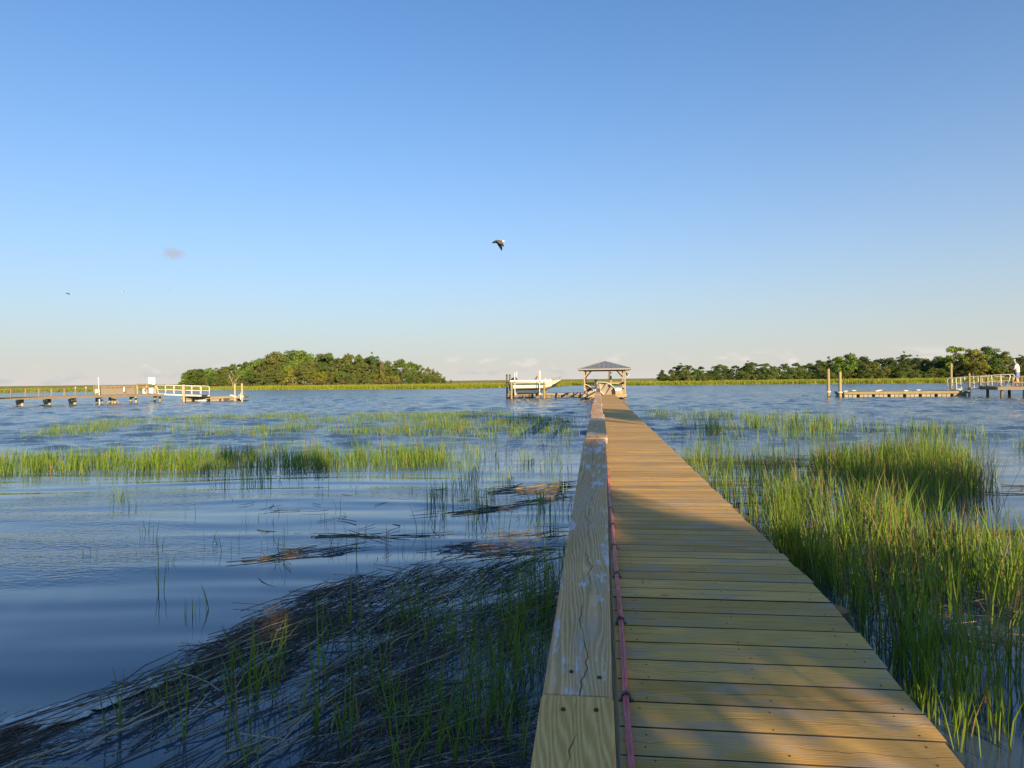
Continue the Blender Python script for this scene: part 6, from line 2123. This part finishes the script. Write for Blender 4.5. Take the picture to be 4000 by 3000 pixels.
    mb.rings([[hc + X * (r_ * math.cos(a)) + d * (r_ * 1.1 * math.sin(a)) + u_ * h for a in [2 * math.pi * q / 12 for q in range(12)]] for h, r_ in ((-.035, .112), (.0, .112), (.035, .10), (.06, .07), (.07, .02))])
    mb.rings([[hc + X * (.09 * math.cos(a)) + d * (.10 + .09 * math.sin(a)) + u_ * h for a in [math.pi * q / 8 for q in range(9)]] for h in (-.034, -.024)])
    mb.build('cap', plain('cap_cloth', (0.42, 0.40, 0.38), 0.8), t, smooth=True)
    # short sleeves and shorts hems end as loose cloth
    for s in (-1, 1):
        a, b = base + W(.20 * s, .04, 1.40), base + W(.285 * s, .055, 1.215)
        mb = MB(); mb.tube([a, a.lerp(b, .5), b], [.075, .078, .08], 10, cap=False); mb.build('sleeve', shirt, t, smooth=True)
        a, b = base + W(.10 * s, .005, .86), base + W(.113 * s, .025, .56)
        mb = MB(); mb.tube([a, a.lerp(b, .5), b], [.115, .118, .12], 12, cap=False); mb.build('shorts_leg', shorts, t, smooth=True)
    # loose shirt body
    rows = []
    for z, rx, ry, f in ((.93, .165, .13, 0.0), (1.05, .168, .135, .01), (1.2, .185, .14, .02), (1.34, .19, .13, .03), (1.44, .15, .10, .05), (1.50, .07, .065, .08)):
        rows.append([base + W(rx * math.cos(a), f + ry * math.sin(a), z) for a in [2 * math.pi * q / 16 for q in range(16)]])
    mb = MB(); mb.rings(rows, cap0=False, cap1=False); mb.build('shirt', shirt, t, smooth=True)


person()


# ------------------------------------------------------------------ birds
def gull(label, ctr, fwd, side_near, scale, near_tip, far_tip, white=False, pitch=0.0, detail=True):
    """fwd: way it flies; near_tip/far_tip: wing tips relative to the body in (back, out, up) metres at scale 1"""
    F = Vector(fwd).normalized(); N = Vector(side_near); N = (N - F * N.dot(F)).normalized(); U = F.cross(N); U = U if U.z > 0 else -U
    c = Vector(ctr)
    t = root('gull', label, 'bird', tuple(c), 'gulls in the sky')
    def P(f, n, u): return c + (F * f + N * n + U * u) * scale
    m_white = plain('white_plumage', (0.80, 0.76, 0.66), 0.8, var=0.05, scale=20)
    m_grey = plain('grey_plumage', (0.115, 0.10, 0.092), 0.8, var=0.25, scale=30)
    m_dark = plain('dark_plumage', (0.018, 0.018, 0.021), 0.7, var=0.2, scale=30)
    prof = [(-.155, .012, .012, .0), (-.11, .030, .022, .0), (-.06, .048, .045, -.002), (0, .058, .055, -.004), (.06, .054, .052, 0), (.10, .040, .040, .002), (.125, .034, .034, .0), (.15, .033, .033, -.006), (.172, .026, .026, -.012), (.19, .012, .012, -.018)]
    mb = MB()
    sd = 12
    rows = [[P(f, ry * math.cos(a), uu + rz * math.sin(a)) for a in [2 * math.pi * k / sd for k in range(sd)]] for f, ry, rz, uu in prof]
    # body in three plumage colours along its length, one continuous surface
    mb.rings(rows)
    o = mb.build('body', [m_white, m_dark, m_grey], t, smooth=True)
    for p in o.data.polygons:
        q = (p.center).dot(F) / scale
        p.material_index = 1 if q > 0.128 else (2 if q > -0.02 and not white else 0)
    mb = MB(); mb.tube([P(.185, 0, -.017), P(.205, 0, -.024), P(.232, 0, -.036)], [.010 * scale, .008 * scale, .003 * scale], 7); sub(mb.build('beak', m_dark, t), o)
    # tail fan
    mb = MB()
    top = [P(-.10, -.018, .012), P(-.10, .018, .012), P(-.215, .040, .0), P(-.222, 0, .0), P(-.215, -.040, .0)]
    bot = [p - U * (.007 * scale) for p in top]
    mb.add(top + bot, [(0, 1, 2, 3), (0, 3, 4), (8, 7, 6, 5), (9, 8, 5), (0, 5, 6, 1), (1, 6, 7, 2), (2, 7, 8, 3), (3, 8, 9, 4), (4, 9, 5, 0)])
    mb.build('tail', m_white, t)
    # wings: chord sections from shoulder to tip
    for sgn, tip in ((1, near_tip), (-1, far_tip)):
        rows = []
        for i in range(8):
            f = i / 7
            mid = (0.035, 0.17, tip[2] * 0.12 + 0.03)
            # quadratic path shoulder -> wrist -> tip
            a = Vector((0.045, 0.022, 0.042)); b = Vector(mid); e = Vector((-tip[0], tip[1], tip[2]))
            q = a * (1 - f) ** 2 + b * 2 * f * (1 - f) + e * f * f
            ch = 0.185 * (1 - f ** 1.7) ** 0.85 + 0.004
            th = 0.010 * (1 - f) + 0.0015
            lead = q + Vector((0.35 * ch, 0, 0.0)); trail = q + Vector((-0.65 * ch, 0, -0.01 * (1 - f)))
            m_ = (lead + trail) / 2
            rows.append([P(lead.x, sgn * lead.y, lead.z), P(m_.x + ch * .15, sgn * m_.y, m_.z + th), P(trail.x, sgn * trail.y, trail.z), P(m_.x + ch * .15, sgn * m_.y, m_.z - th)])
        mb = MB(); mb.rings(rows)
        w = mb.build('wing', [m_white if white else m_grey, m_dark], t, auto=40)
        k = len(w.data.polygons)
        for p in w.data.polygons:
            out = abs(p.center.dot(N)) / scale; z = p.center.dot(U) / scale
            d = math.sqrt(max(0, out) ** 2 + z * z)
            p.material_index = 1 if (d > 0.62 * math.hypot(tip[1], tip[2]) and not white) else 0


gull('gull with dark hood and white tail flying left above the boat lift', D(1951, 944, 18.0), -CR + UP * -0.03, -CF, 0.93, (0.12, 0.30, -0.215), (0.055, 0.36, -0.20))
gull('small dark-winged gull gliding at the far left of the sky', D(267, 1146, 38.0), -CR * 0.75 + CF * -0.6, -CF * 0.8 + CR * -0.5, 0.62, (0.05, 0.30, -0.20), (0.0, 0.30, 0.06))
gull('tiny white gull in the sky between the dark-winged one and the farthest speck', D(479, 1140, 95.0), CR * 0.6 + CF * 0.8, -CF, 0.9, (0.05, 0.34, 0.14), (0.05, 0.34, 0.14), white=True)
gull('farthest tiny gull in the sky above the left end of the island', D(661, 1129, 100.0), -CR * 0.8 + CF * 0.6, -CF, 0.9, (0.05, 0.36, -0.10), (0.05, 0.36, 0.10))
